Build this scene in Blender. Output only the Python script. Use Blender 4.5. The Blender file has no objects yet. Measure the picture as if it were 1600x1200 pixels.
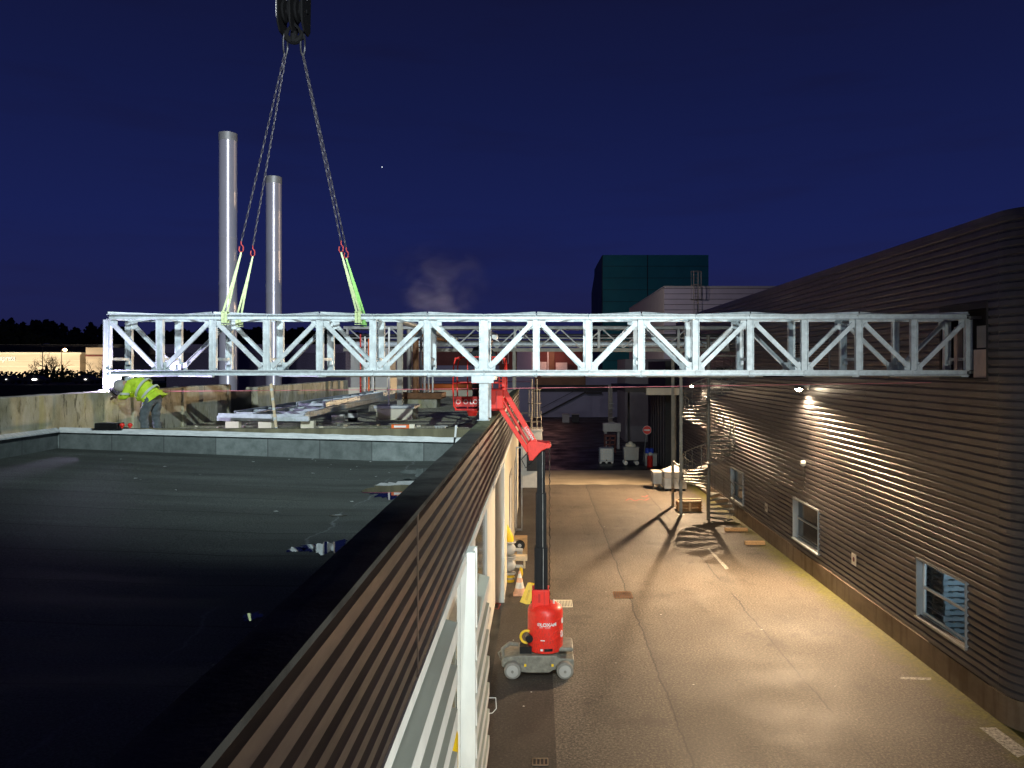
import bpy, bmesh, math, random
from math import sin, cos, pi, radians, sqrt, atan2
from mathutils import Vector, Matrix, noise as mnoise
R = random.Random(7)
V = Vector
sc = bpy.context.scene
COL = sc.collection

# ------------------------------------------------------------------ camera
CZ = 7.2
cam = bpy.data.cameras.new('camera'); camo = bpy.data.objects.new('camera', cam); COL.objects.link(camo)
camo.location = (0, 0, CZ); camo.rotation_euler = (radians(90), 0, 0)
cam.sensor_width = 36; cam.lens = 27; cam.shift_x = -43/1600; cam.shift_y = -29/1600
cam.clip_start = 0.1; cam.clip_end = 3000
sc.camera = camo
sc.render.resolution_x = 1024; sc.render.resolution_y = 768
sc.view_settings.view_transform = 'Standard'; sc.view_settings.look = 'None'
sc.view_settings.exposure = 0.0; sc.view_settings.gamma = 1
sc.cycles.use_adaptive_sampling = True
sc.cycles.use_denoising = True
sc.cycles.max_bounces = 6; sc.cycles.volume_bounces = 1
sc.cycles.sample_clamp_indirect = 4
# ------------------------------------------------------------------ dusk sky
w = bpy.data.worlds.new('World'); sc.world = w; w.use_nodes = True
nt = w.node_tree; nt.nodes.clear()
out = nt.nodes.new('ShaderNodeOutputWorld'); bg = nt.nodes.new('ShaderNodeBackground')
tc = nt.nodes.new('ShaderNodeTexCoord'); sp = nt.nodes.new('ShaderNodeSeparateXYZ')
rmp = nt.nodes.new('ShaderNodeValToRGB'); nz = nt.nodes.new('ShaderNodeTexNoise'); mp = nt.nodes.new('ShaderNodeMapping')
mx = nt.nodes.new('ShaderNodeMix'); mx.data_type = 'RGBA'; r2 = nt.nodes.new('ShaderNodeValToRGB')
L = nt.links.new
L(tc.outputs['Generated'], sp.inputs[0]); L(sp.outputs['Z'], rmp.inputs['Fac'])
e = rmp.color_ramp.elements
e[0].position = 0.0; e[0].color = (.0140, .0142, .060, 1)
e[1].position = 0.55; e[1].color = (.0062, .0066, .030, 1)
for p_, c_ in ((.07, (.0120, .0152, .075, 1)), (.17, (.0090, .0142, .082, 1)), (.32, (.0066, .0102, .057, 1)), (.45, (.0058, .0076, .038, 1))):
    k = e.new(p_); k.color = c_
mp.inputs['Scale'].default_value = (2.0, 2.0, 14.0)
L(tc.outputs['Generated'], mp.inputs[0]); L(mp.outputs[0], nz.inputs['Vector'])
nz.inputs['Scale'].default_value = 2.2; nz.inputs['Detail'].default_value = 4
L(nz.outputs['Fac'], r2.inputs['Fac'])
r2.color_ramp.elements[0].position = .5; r2.color_ramp.elements[0].color = (1, 1, 1, 1)
r2.color_ramp.elements[1].position = .78; r2.color_ramp.elements[1].color = (1.0, .88, .84, 1)
mx.blend_type = 'MULTIPLY'; mx.inputs['Factor'].default_value = 1
L(rmp.outputs['Color'], mx.inputs[6]); L(r2.outputs['Color'], mx.inputs[7])
L(mx.outputs[2], bg.inputs['Color']); bg.inputs['Strength'].default_value = 1.0
L(bg.outputs[0], out.inputs[0])

def lamp(name, kind, loc, target, power, color, size=.1, angle=60, blend=.3, spread=None, parent=None):
    d = bpy.data.lights.new(name, kind); o = bpy.data.objects.new(name, d); COL.objects.link(o)
    o.location = loc; d.energy = power; d.color = color
    if target is not None:
        o.rotation_euler = (V(target)-V(loc)).to_track_quat('-Z', 'Y').to_euler()
    if kind == 'SPOT': d.spot_size = radians(angle); d.spot_blend = blend; d.shadow_soft_size = size
    if kind == 'POINT': d.shadow_soft_size = size
    if kind == 'AREA': d.size = size
    return o
# floodlight on the crane jib behind the camera, aimed at the truss
lamp('floodlight', 'SPOT', (-.6, -.5, 14.5), (-3.0, 17.4, 8.6), 14500, (.82, .98, 1.0), .10, 68, 1.0)
lamp('floodlight', 'SPOT', (-1.0, -.5, 14.6), (-12.2, 33, 11.5), 30000, (.82, .88, 1.0), .10, 34, .8)  # added second head, only to brighten the flues and left wall
# second, weaker flood from the yard behind the camera to the right
lamp('yard_floodlight', 'SPOT', (6.6, -5.5, 4.7), (-.4, 14.0, 2.9), 10500, (.97, 1.0, .95), .25, 72, 1.0)
# added unseen spot behind the pipe rack, brightening the far halls and tower
lamp('far_hall_fill', 'SPOT', (-3, 58, 15), (14, 100, 13), 5500, (.95, .86, .92), .4, 124, .8)

# ------------------------------------------------------------------ helpers
def PX(x, y, Y):   # picture point (1600x1200 grid) at distance Y -> world
    return V(((x-843)/1200*Y, Y, CZ-(y-571)/1200*Y))

class MB:
    def __init__(s): s.v = []; s.f = []; s.m = []; s.cm = 0
    def add(s, vs, fs):
        b = len(s.v); s.v += [tuple(p) for p in vs]; s.f += [tuple(i+b for i in f) for f in fs]; s.m += [s.cm]*len(fs); return s
    def box(s, x0, x1, y0, y1, z0, z1):
        x0, x1 = min(x0, x1), max(x0, x1); y0, y1 = min(y0, y1), max(y0, y1); z0, z1 = min(z0, z1), max(z0, z1)
        return s.add([(x0,y0,z0),(x1,y0,z0),(x1,y1,z0),(x0,y1,z0),(x0,y0,z1),(x1,y0,z1),(x1,y1,z1),(x0,y1,z1)],
                     [(0,3,2,1),(4,5,6,7),(0,1,5,4),(1,2,6,5),(2,3,7,6),(3,0,4,7)])
    def cbox(s, c, sx, sy, sz): return s.box(c[0]-sx/2, c[0]+sx/2, c[1]-sy/2, c[1]+sy/2, c[2]-sz/2, c[2]+sz/2)
    def bar(s, p, q, w_, h_, up=(0, 0, 1), off=(0, 0)):
        p = V(p); q = V(q); d = (q-p).normalized(); u = V(up); sd = d.cross(u)
        if sd.length < 1e-4: sd = d.cross(V((0, 1, 0)))
        sd.normalize(); u = sd.cross(d).normalized()
        vs = []
        for c in (p, q):
            for a, b in ((-1,-1),(1,-1),(1,1),(-1,1)):
                vs.append(c+sd*(a*w_/2+off[0])+u*(b*h_/2+off[1]))
        return s.add(vs, [(3,2,1,0),(4,5,6,7),(0,1,5,4),(1,2,6,5),(2,3,7,6),(3,0,4,7)])
    def hbeam(s, p, q, w_, h_, up=(0, 0, 1), t=.012):     # flanges w_ wide, h_ apart along up
        s.bar(p, q, w_, t, up, (0, h_/2-t/2)); s.bar(p, q, w_, t, up, (0, -h_/2+t/2)); s.bar(p, q, t, h_-2*t, up); return s
    def chan(s, p, q, w_, h_, up=(0, 0, 1), t=.012, side=1):
        s.bar(p, q, w_, t, up, (0, h_/2-t/2)); s.bar(p, q, w_, t, up, (0, -h_/2+t/2)); s.bar(p, q, t, h_-2*t, up, (side*(w_/2-t/2), 0)); return s
    def tube(s, p, q, r0, r1=None, n=10, caps=True):
        r1 = r0 if r1 is None else r1; p = V(p); q = V(q); d = (q-p).normalized()
        a = d.orthogonal().normalized(); b = d.cross(a); vs = []
        for c, r in ((p, r0), (q, r1)):
            for i in range(n):
                t = 2*pi*i/n; vs.append(c+(a*cos(t)+b*sin(t))*r)
        fs = [(i, (i+1) % n, n+(i+1) % n, n+i) for i in range(n)]
        if caps: fs += [tuple(range(n-1, -1, -1)), tuple(range(n, 2*n))]
        return s.add(vs, fs)
    def path(s, pts, r, n=8, closed=False):
        pts = [V(p) for p in pts]; N = len(pts); vs = []; prev = None
        for i, p in enumerate(pts):
            a = pts[(i-1) % N] if (closed or i) else pts[0]; c = pts[(i+1) % N] if (closed or i < N-1) else pts[-1]
            d = (c-a).normalized()
            if prev is None: u = d.orthogonal().normalized()
            else:
                u = prev-d*prev.dot(d); u = u.normalized() if u.length > 1e-5 else d.orthogonal().normalized()
            prev = u; b = d.cross(u); rr = r[i] if isinstance(r, (list, tuple)) else r
            for k in range(n):
                t = 2*pi*k/n; vs.append(p+(u*cos(t)+b*sin(t))*rr)
        fs = []
        for i in range(N if closed else N-1):
            j = (i+1) % N
            for k in range(n): fs.append((i*n+k, i*n+(k+1) % n, j*n+(k+1) % n, j*n+k))
        if not closed: fs += [tuple(range(n-1, -1, -1)), tuple((N-1)*n+k for k in range(n))]
        return s.add(vs, fs)
    def lathe(s, prof, c=(0, 0, 0), n=24, axis='z'):
        vs = []; M = len(prof)
        for (r, h) in prof:
            for k in range(n):
                t = 2*pi*k/n
                if axis == 'z': p = (c[0]+r*cos(t), c[1]+r*sin(t), c[2]+h)
                elif axis == 'y': p = (c[0]+r*cos(t), c[1]+h, c[2]-r*sin(t))
                else: p = (c[0]+h, c[1]+r*cos(t), c[2]+r*sin(t))
                vs.append(p)
        fs = [(i*n+k, i*n+(k+1) % n, (i+1)*n+(k+1) % n, (i+1)*n+k) for i in range(M-1) for k in range(n)]
        fs += [tuple(range(n-1, -1, -1)), tuple((M-1)*n+k for k in range(n))]
        return s.add(vs, fs)
    def prism(s, poly, y0, y1, axis='y'):   # poly in (x,z) extruded on y, or (y,z) on x, or (x,y) on z
        N = len(poly); vs = []
        for t in (y0, y1):
            for (a, b) in poly:
                vs.append((a, t, b) if axis == 'y' else (t, a, b) if axis == 'x' else (a, b, t))
        fs = [tuple(range(N)), tuple(range(2*N-1, N-1, -1))]+[(i, N+i, N+(i+1) % N, (i+1) % N) for i in range(N)]
        return s.add(vs, fs)
    def ball(s, c, rx, ry=None, rz=None, n=14, m=9):
        ry = ry or rx; rz = rz or rx; vs = [(c[0], c[1], c[2]-rz)]; 
        for i in range(1, m):
            a = -pi/2+pi*i/m
            for k in range(n):
                t = 2*pi*k/n; vs.append((c[0]+rx*cos(a)*cos(t), c[1]+ry*cos(a)*sin(t), c[2]+rz*sin(a)))
        vs.append((c[0], c[1], c[2]+rz)); fs = []
        for k in range(n): fs.append((0, 1+(k+1) % n, 1+k))
        for i in range(m-2):
            for k in range(n): fs.append((1+i*n+k, 1+i*n+(k+1) % n, 1+(i+1)*n+(k+1) % n, 1+(i+1)*n+k))
        T = len(vs)-1; b = 1+(m-2)*n
        for k in range(n): fs.append((b+k, b+(k+1) % n, T))
        return s.add(vs, fs)
    def xf(s, M, start=0):
        s.v[start:] = [tuple(M @ V(p)) for p in s.v[start:]]; return s
    def build(s, name, mat, parent=None, bevel=0, smooth=35, fixn=True):
        me = bpy.data.meshes.new(name); me.from_pydata(s.v, [], s.f)
        mats = mat if isinstance(mat, (list, tuple)) else [mat]
        for m in mats: me.materials.append(m)
        for p, i in zip(me.polygons, s.m): p.material_index = min(i, len(mats)-1)
        if fixn:
            bm = bmesh.new(); bm.from_mesh(me); bmesh.ops.recalc_face_normals(bm, faces=bm.faces); bm.to_mesh(me); bm.free()
        if smooth:
            me.polygons.foreach_set('use_smooth', [True]*len(me.polygons)); me.set_sharp_from_angle(angle=radians(smooth))
        me.update()
        o = bpy.data.objects.new(name, me); COL.objects.link(o)
        if parent is not None: o.parent = parent
        if bevel:
            b = o.modifiers.new('bevel', 'BEVEL'); b.width = bevel; b.segments = 2; b.limit_method = 'ANGLE'; b.angle_limit = radians(40)
        return o

def tag(o, label=None, cat=None, group=None, kind=None):
    if label: o['label'] = label
    if cat: o['category'] = cat
    if group: o['group'] = group
    if kind: o['kind'] = kind
    return o
def thing(name, label, cat, group=None, loc=(0, 0, 0)):
    o = bpy.data.objects.new(name, None); COL.objects.link(o); o.empty_display_size = .2; o.location = loc
    return tag(o, label, cat, group)
def struct(o): o['kind'] = 'structure'; return o
def copy_tree(o, parent=None):
    c = o.copy(); COL.objects.link(c)
    if parent is not None: c.parent = parent
    for ch in list(o.children): copy_tree(ch, c)
    return c

def text_mesh(txt, size, extrude=.002, align='CENTER', bold=0.0):
    cu = bpy.data.curves.new('txt', 'FONT'); cu.body = txt; cu.size = size; cu.extrude = extrude; cu.align_x = align; cu.offset = bold
    o = bpy.data.objects.new('txt', cu); COL.objects.link(o)
    dg = bpy.context.evaluated_depsgraph_get(); me = bpy.data.meshes.new_from_object(o.evaluated_get(dg))
    vs = [tuple(v.co) for v in me.vertices]; fs = [tuple(p.vertices) for p in me.polygons]
    bpy.data.objects.remove(o); bpy.data.curves.remove(cu); bpy.data.meshes.remove(me)
    return vs, fs
def skin(name, pts, edges, rad, mat, parent=None, levels=2):
    me = bpy.data.meshes.new(name); me.from_pydata(pts, edges, [])
    o = bpy.data.objects.new(name, me); COL.objects.link(o)
    sk = o.modifiers.new('s', 'SKIN'); sk.use_smooth_shade = True
    for i, v in enumerate(me.skin_vertices[0].data):
        r = rad[i]; v.radius = r if isinstance(r, tuple) else (r, r); v.use_root = (i == 0)
    sb = o.modifiers.new('u', 'SUBSURF'); sb.levels = levels; sb.render_levels = levels
    dg = bpy.context.evaluated_depsgraph_get(); m2 = bpy.data.meshes.new_from_object(o.evaluated_get(dg))
    m2.name = name; m2.materials.append(mat)
    if name in ('jacket', 'trousers'):      # folds in the cloth
        nn_ = [v.normal.copy() for v in m2.vertices]
        for v, n_ in zip(m2.vertices, nn_):
            c = v.co; f_ = mnoise.noise((c.x*9, c.y*9, c.z*15))+.6*mnoise.noise((c.x*22+c.z*16, c.y*20, c.z*20))
            v.co = c+n_*(.016*f_)
    m2.polygons.foreach_set('use_smooth', [True]*len(m2.polygons))
    bpy.data.objects.remove(o)
    o2 = bpy.data.objects.new(name, m2); COL.objects.link(o2)
    if parent is not None: o2.parent = parent
    return o2

# ------------------------------------------------------------------ materials
class NT:
    def __init__(s, name):
        s.m = bpy.data.materials.new(name); s.m.use_nodes = True; s.t = s.m.node_tree
        s.b = s.t.nodes['Principled BSDF']; s.pos = None
    def n(s, ty, **kw):
        x = s.t.nodes.new('ShaderNode'+ty)
        for k, v in kw.items(): setattr(x, k, v)
        return x
    def set(s, sock, v):
        if isinstance(v, (int, float)): sock.default_value = v
        elif isinstance(v, (tuple, list)): sock.default_value = (*v, 1) if len(v) == 3 and len(sock.default_value) == 4 else v
        else: s.t.links.new(v, sock)
    def P(s):
        if s.pos is None: s.pos = s.n('NewGeometry').outputs['Position']
        return s.pos
    def xyz(s):
        q = s.n('SeparateXYZ'); s.set(q.inputs[0], s.P()); return q.outputs
    def noise(s, scale, detail=4, rough=.55, stretch=(1, 1, 1), dist=0):
        m = s.n('Mapping'); s.set(m.inputs['Vector'], s.P()); m.inputs['Scale'].default_value = stretch
        q = s.n('TexNoise'); s.set(q.inputs['Vector'], m.outputs[0]); q.inputs['Scale'].default_value = scale
        q.inputs['Detail'].default_value = detail; q.inputs['Roughness'].default_value = rough; q.inputs['Distortion'].default_value = dist
        return q.outputs['Fac']
    def mth(s, op, a, b=0.0, c=None):
        q = s.n('Math', operation=op); s.set(q.inputs[0], a); s.set(q.inputs[1], b)
        if c is not None: s.set(q.inputs[2], c)
        return q.outputs[0]
    def ramp(s, f, stops):
        q = s.n('ValToRGB'); s.set(q.inputs[0], f); el = q.color_ramp.elements
        el[0].position = stops[0][0]; el[1].position = stops[-1][0]
        for (p, c) in stops[1:-1]: el.new(p)
        for i, (p, c) in enumerate(sorted(stops, key=lambda t: t[0])):
            el[i].position = p; el[i].color = (c, c, c, 1) if isinstance(c, (int, float)) else (*c, 1)
        return q.outputs[0]
    def mix(s, f, a, b, mode='MIX'):
        q = s.n('Mix', data_type='RGBA', blend_type=mode); s.set(q.inputs[0], f); s.set(q.inputs[6], a); s.set(q.inputs[7], b); return q.outputs[2]
    def bump(s, h, strength=.3, dist=.01):
        q = s.n('Bump'); q.inputs['Strength'].default_value = strength; q.inputs['Distance'].default_value = dist; s.set(q.inputs['Height'], h)
        s.set(s.b.inputs['Normal'], q.outputs[0])
    def fin(s, col=None, rough=None, metal=None, spec=None, **kw):
        if col is not None: s.set(s.b.inputs['Base Color'], col)
        if rough is not None: s.set(s.b.inputs['Roughness'], rough)
        if metal is not None: s.set(s.b.inputs['Metallic'], metal)
        if spec is not None: s.set(s.b.inputs['Specular IOR Level'], spec)
        for k, v in kw.items(): s.set(s.b.inputs[k], v)
        return s.m
def simple(name, col, rough=.5, metal=0.0, var=.25, scale=6, bump=0.0, bscale=60, stretch=(1, 1, 1), **kw):
    t = NT(name); f = t.noise(scale, 5, .6, stretch)
    lo = tuple(c*(1-var) for c in col); hi = tuple(min(1, c*(1+var)) for c in col)
    c = t.ramp(f, [(.3, lo), (.7, hi)])
    r = t.mth('MULTIPLY_ADD', t.noise(scale*1.7, 3), .25, max(.02, rough-.12))
    if bump: t.bump(t.noise(bscale, 3), bump, .01)
    return t.fin(c, r, metal, **kw)
def emit(name, col, strength):
    t = NT(name); return t.fin((0.01, .01, .01), .5, **{'Emission Color': col, 'Emission Strength': strength})

M = {}
M['galv'] = simple('galvanised_steel', (.58, .64, .66), .42, .2, .20, 7.0)
M['galv_dull'] = simple('dull_galvanised_steel', (.34, .34, .32), .5, .5, .2, 4)
M['stair'] = simple('dull_stair_steel', (.15, .145, .125), .6, .2, .25, 5)
M['annex_grey'] = simple('dark_grey_cladding', (.08, .076, .08), .7, 0, .15, 1)
M['galv_warm'] = simple('weathered_galvanised_steel', (.25, .235, .195), .55, .3, .2, 4)
M['chain'] = simple('chain_steel', (.045, .042, .042), .5, .4, .2, 5)
M['mast'] = simple('black_mast_paint', (.008, .008, .009), .6, 0, .2, 4, **{'Specular IOR Level': .25})
M['hookblack'] = simple('near_black_hook_steel', (.004, .004, .004), .8, 0, .2, 4, **{'Specular IOR Level': .08})  # very dark base colour and low specular keep the hook block black
M['steel_dark'] = simple('dark_steel', (.05, .05, .052), .45, .5, .3, 5)
t = NT('stainless_flue'); tg = t.n('Tangent', direction_type='RADIAL', axis='Z')
M['stainless'] = t.fin(t.ramp(t.noise(.8, 3, .5, (1, 1, .4)), [(.3, (.70, .68, .74)), (.7, (.80, .78, .84))]), .44, .66, Anisotropic=.9, Tangent=tg.outputs[0])
t.b.inputs['Anisotropic Rotation'].default_value = .25
t = NT('red_paint'); a = t.noise(4, 5, .7); b = t.noise(26, 4, .75, (1, 1, .5)); z_ = t.xyz()['Z']
col = t.ramp(a, [(.3, (.72, .026, .014)), (.7, (.88, .034, .020))])
grime = t.mth('MULTIPLY', t.ramp(b, [(.50, 0), (.68, 1)]), t.ramp(t.mth('MULTIPLY', z_, .5), [(.15, .75), (.75, .22)]))
M['red'] = t.fin(t.mix(grime, col, (.14, .05, .035)), t.ramp(b, [(.4, .30), (.65, .6)]), 0, .5, **{'Coat Weight': .15})
M['red_dark'] = simple('red_paint_dull', (.55, .02, .015), .45, 0, .12, 3)
M['black'] = simple('black_metal', (.012, .012, .013), .35, .3, .2, 6)
M['rubber'] = simple('grey_rubber', (.20, .19, .165), .75, 0, .18, 9)
M['chassis'] = simple('grey_green_chassis_paint', (.19, .18, .145), .5, 0, .35, 9)
M['yellow'] = simple('yellow_plastic', (.80, .52, .012), .45, 0, .1, 6)
M['white'] = simple('white_paint', (.74, .73, .70), .5, 0, .06, 4)
M['white_old'] = simple('weathered_white_paint', (.80, .82, .77), .5, 0, .12, 2.5, stretch=(1, 1, .3))
M['louvre'] = simple('grey_green_louvre_paint', (.42, .48, .43), .5, 0, .1, 3, stretch=(1, .3, 1))
M['cream'] = simple('cream_render', (.70, .64, .50), .8, 0, .08, 2.5, .1)
M['wood'] = simple('raw_timber', (.58, .33, .14), .7, 0, .3, 5, .15, stretch=(6, .8, 6))
M['wood_pale'] = simple('pale_timber', (.60, .47, .30), .7, 0, .2, 6, stretch=(1, 6, 6))
M['card'] = simple('brown_cardboard', (.42, .27, .13), .85, 0, .15, 5)
M['plastic_white'] = simple('white_plastic', (.66, .64, .58), .5, 0, .1, 4)
M['plastic_grey'] = simple('grey_plastic', (.36, .35, .32), .55, 0, .1, 4)
M['soffit'] = simple('amber_soffit', (.30, .11, .03), .7, 0, .3, .5)
M['orange'] = simple('orange_plastic', (.75, .13, .015), .5, 0, .1, 4)
M['blue'] = simple('blue_plastic', (.02, .06, .45), .4, 0, .1, 5)
M['green_sling'] = simple('green_webbing', (.30, .62, .17), .85, 0, .2, 20)
M['pale_sling'] = simple('pale_green_webbing', (.52, .62, .32), .85, 0, .2, 20)
M['hook_red'] = simple('dull_red_hook', (.30, .035, .03), .6, 0, .15, 10)
M['string'] = simple('pink_string', (.75, .22, .26), .8, 0, .1, 5)
M['skin'] = simple('skin', (.50, .30, .21), .6, 0, .08, 20)
M['leather'] = simple('dark_leather', (.07, .045, .035), .7, 0, .3, 20)
M['trousers'] = simple('grey_work_cloth', (.085, .105, .115), .9, 0, .35, 9)
M['darkcloth'] = simple('black_work_cloth', (.022, .025, .028), .9, 0, .3, 9)
M['reflect'] = simple('reflective_tape', (.55, .60, .50), .4, 0, .08, 10)
t = NT('hi_vis_cloth'); f = t.noise(9, 4)
M['hivis'] = t.fin(t.ramp(f, [(.3, (.42, .62, .02)), (.7, (.62, .85, .05))]), .8, 0)
M['conc'] = None
t = NT('mossy_concrete')
a = t.noise(1.3, 6, .6); b = t.noise(1.5, 6, .7, (1.0, 1.0, .45)); c = t.noise(6, 5, .65, (1, 1, .35))
col = t.ramp(b, [(.34, (.20, .19, .115)), (.5, (.38, .36, .24)), (.64, (.56, .54, .43))])
col = t.mix(t.mth('MULTIPLY', t.ramp(a, [(.45, 0), (.62, 1)]), .75), col, (.42, .41, .34))
col = t.mix(t.ramp(c, [(.56, 0), (.66, .8)]), col, (.05, .045, .022))
col = t.mix(t.ramp(t.noise(3.1, 3, .5, (1, 1, .1)), [(.64, 0), (.70, .4)]), col, (.45, .40, .12))
t.bump(t.noise(40, 4), .5, .01); M['conc'] = t.fin(col, .88)
M['conc_dark'] = simple('dark_mossy_concrete', (.14, .125, .075), .9, 0, .45, 4, .3, stretch=(1, 1, .2))
t = NT('parapet_coping')
a = t.noise(1.8, 6, .65); c = t.noise(.5, 3)
col = t.ramp(a, [(.35, (.016, .016, .015)), (.6, (.055, .056, .052))])
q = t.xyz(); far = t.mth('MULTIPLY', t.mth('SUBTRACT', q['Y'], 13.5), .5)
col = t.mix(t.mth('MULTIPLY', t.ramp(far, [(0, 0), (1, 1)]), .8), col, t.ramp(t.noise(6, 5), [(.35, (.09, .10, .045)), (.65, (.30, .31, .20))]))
t.bump(t.noise(30, 4), .4, .01); M['coping'] = t.fin(col, .95, 0, .15)
t = NT('pale_flashing'); a = t.noise(5, 5, .6, (1, 3, 3))
t.bump(t.noise(25, 3), .3, .01); M['flash'] = t.fin(t.ramp(a, [(.3, (.42, .44, .44)), (.7, (.66, .68, .67))]), .6)
t = NT('slated_upstand'); q = t.xyz()
cell = t.n('TexWhiteNoise', noise_dimensions='1D'); t.set(cell.inputs['W'], t.mth('FLOOR', t.mth('DIVIDE', t.mth('SUBTRACT', q['X'], q['Y']), .98)))
fr = t.mth('FRACT', t.mth('DIVIDE', t.mth('SUBTRACT', q['X'], q['Y']), .98))
tone = t.mth('MULTIPLY_ADD', cell.outputs[0], .55, .7)
col = t.ramp(t.noise(5, 6, .7), [(.3, (.085, .105, .10)), (.7, (.19, .215, .21))])
mm = t.n('Mix', data_type='RGBA', blend_type='MULTIPLY'); t.set(mm.inputs[0], 1); t.set(mm.inputs[6], col)
cmb = t.n('CombineXYZ'); [t.set(cmb.inputs[i], tone) for i in range(3)]; t.set(mm.inputs[7], cmb.outputs[0])
col = t.mix(t.ramp(fr, [(.0, 1), (.03, 0)]), mm.outputs[2], (.04, .045, .045))
t.bump(t.noise(70, 2), .4, .006); M['upstand'] = t.fin(col, .8)
t = NT('bitumen_roof'); q = t.xyz()
yy = t.mth('ADD', q['Y'], t.mth('MULTIPLY', t.noise(.6, 3, .5, (1, .2, 1)), .18))
fr = t.mth('ABSOLUTE', t.mth('SUBTRACT', t.mth('FRACT', t.mth('DIVIDE', yy, .98)), .5))
seam = t.ramp(fr, [(.0, 1), (.018, 0)])
st = t.noise(1.1, 6, .65, (.16, 1.6, 1)); fine = t.noise(60, 3, .8)
col = t.ramp(st, [(.32, (.032, .035, .032)), (.55, (.058, .066, .061)), (.72, (.092, .103, .095))])
col = t.mix(seam, col, (.012, .012, .012))
col = t.mix(t.ramp(t.noise(.35, 4, .6), [(.5, 0), (.68, .45)]), col, (.055, .06, .05))
col = t.mix(1, col, t.ramp(fine, [(.34, .35), (.66, 1.9)]), 'MULTIPLY')
gut = t.mth('ADD', q['X'], t.mth('MULTIPLY', t.mth('SUBTRACT', t.noise(1.4, 5, .65), .5), .45))
band = t.ramp(t.mth('ADD', gut, 3.0), [(.60, 0), (.68, 1)])
edge_ = t.ramp(t.mth('ABSOLUTE', t.mth('ADD', gut, 2.36)), [(0, 1), (.022, 0)])
col = t.mix(t.mth('MULTIPLY', t.mth('MULTIPLY', band, .22), t.ramp(t.noise(1.6, 5, .7), [(.42, 0), (.66, 1)])), col, t.ramp(fine, [(.35, (.012, .014, .015)), (.66, (.17, .19, .20))]))  # gutter grains and ridge line: wet scuffs plus glancing sheen put into colour
col = t.mix(t.mth('MULTIPLY', t.mth('MULTIPLY', edge_, .5), t.ramp(t.noise(.8, 3), [(.45, 0), (.55, 1)])), col, (.20, .22, .23))
h = t.mth('ADD', t.mth('MULTIPLY', fine, .5), t.mth('MULTIPLY', st, 1.2))
t.bump(h, .5, .006); M['membrane'] = t.fin(col, t.ramp(st, [(.3, .66), (.7, .95)]), 0, .18)
t = NT('roof_gravel')
vz = t.n('TexVoronoi'); t.set(vz.inputs['Vector'], t.P()); vz.inputs['Scale'].default_value = 28
vc = t.n('SeparateColor'); t.set(vc.inputs[0], vz.outputs['Color'])
col = t.ramp(vc.outputs[0], [(0, (.26, .25, .17)), (.5, (.56, .53, .38)), (1, (.78, .74, .60))])
col = t.mix(t.ramp(t.noise(1.2, 5), [(.45, 0), (.65, .6)]), col, (.16, .17, .05))
t.bump(vz.outputs['Distance'], .35, .015); M['gravel'] = t.fin(col, .85)
# cladding
def clad(name, lo, hi, rough, metal):
    t = NT(name); a = t.noise(.8, 6, .6, (1, .35, 2.5)); b = t.noise(14, 3, .6, (1, .2, 1))
    col = t.ramp(a, [(.35, lo), (.68, hi)])
    r = t.mth('MULTIPLY_ADD', b, .22, rough-.1)
    t.bump(t.noise(1.2, 2, .5, (1, .25, .6)), .04, .02)
    q = t.xyz(); cell = t.n('TexWhiteNoise', noise_dimensions='1D'); t.set(cell.inputs['W'], t.mth('FLOOR', t.mth('DIVIDE', q['Y'], 6.3)))
    cell2 = t.n('TexWhiteNoise', noise_dimensions='1D'); t.set(cell2.inputs['W'], t.mth('FLOOR', t.mth('DIVIDE', q['Z'], 1.02)))
    tone = t.mth('MULTIPLY_ADD', t.mth('ADD', cell.outputs[0], cell2.outputs[0]), .10, .9)
    streak = t.ramp(t.noise(3.0, 4, .6, (1, 1, .06)), [(.35, .86), (.6, 1.04)])
    col = t.mix(1, t.mix(1, col, streak, 'MULTIPLY'), tone, 'MULTIPLY')
    return t.fin(col, r, metal)
M['clad_right'] = clad('brown_grey_cladding', (.086, .079, .081), (.132, .121, .123), .36, .32)
M['clad_left'] = clad('brown_cladding', (.038, .029, .027), (.066, .050, .046), .36, .4)
M['clad_pale'] = simple('pale_cladding', (.42, .38, .42), .6, .1, .06, 1)
M['clad_beige'] = simple('beige_cladding', (.46, .41, .34), .6, 0, .08, 1)
M['teal'] = simple('teal_cladding', (.018, .27, .26), .6, .1, .12, .3)
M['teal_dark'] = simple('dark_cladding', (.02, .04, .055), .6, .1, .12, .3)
M['purple'] = simple('far_grey_cladding', (.27, .26, .36), .7, 0, .12, .5)
M['dark'] = simple('dark_wall', (.028, .027, .028), .7, 0, .25, 1)
M['maroon'] = simple('maroon_panel', (.16, .045, .035), .7, 0, .2, 1)
M['brown'] = simple('brown_fascia', (.17, .085, .035), .6, 0, .2, .8)
M['bldg_lit'] = simple('sandstone_panels', (.60, .50, .36), .8, 0, .12, .25, stretch=(.3, .3, 3))
M['bark'] = simple('bark', (.05, .035, .025), .9, 0, .3, 6)
M['needles'] = simple('dark_foliage', (.022, .032, .016), .9, 0, .4, 1.5)
M['hedge'] = simple('hedge_leaves', (.03, .04, .02), .9, 0, .4, 1.5)
M['rust'] = simple('rusty_steel', (.20, .095, .04), .75, .2, .35, 6)
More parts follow.
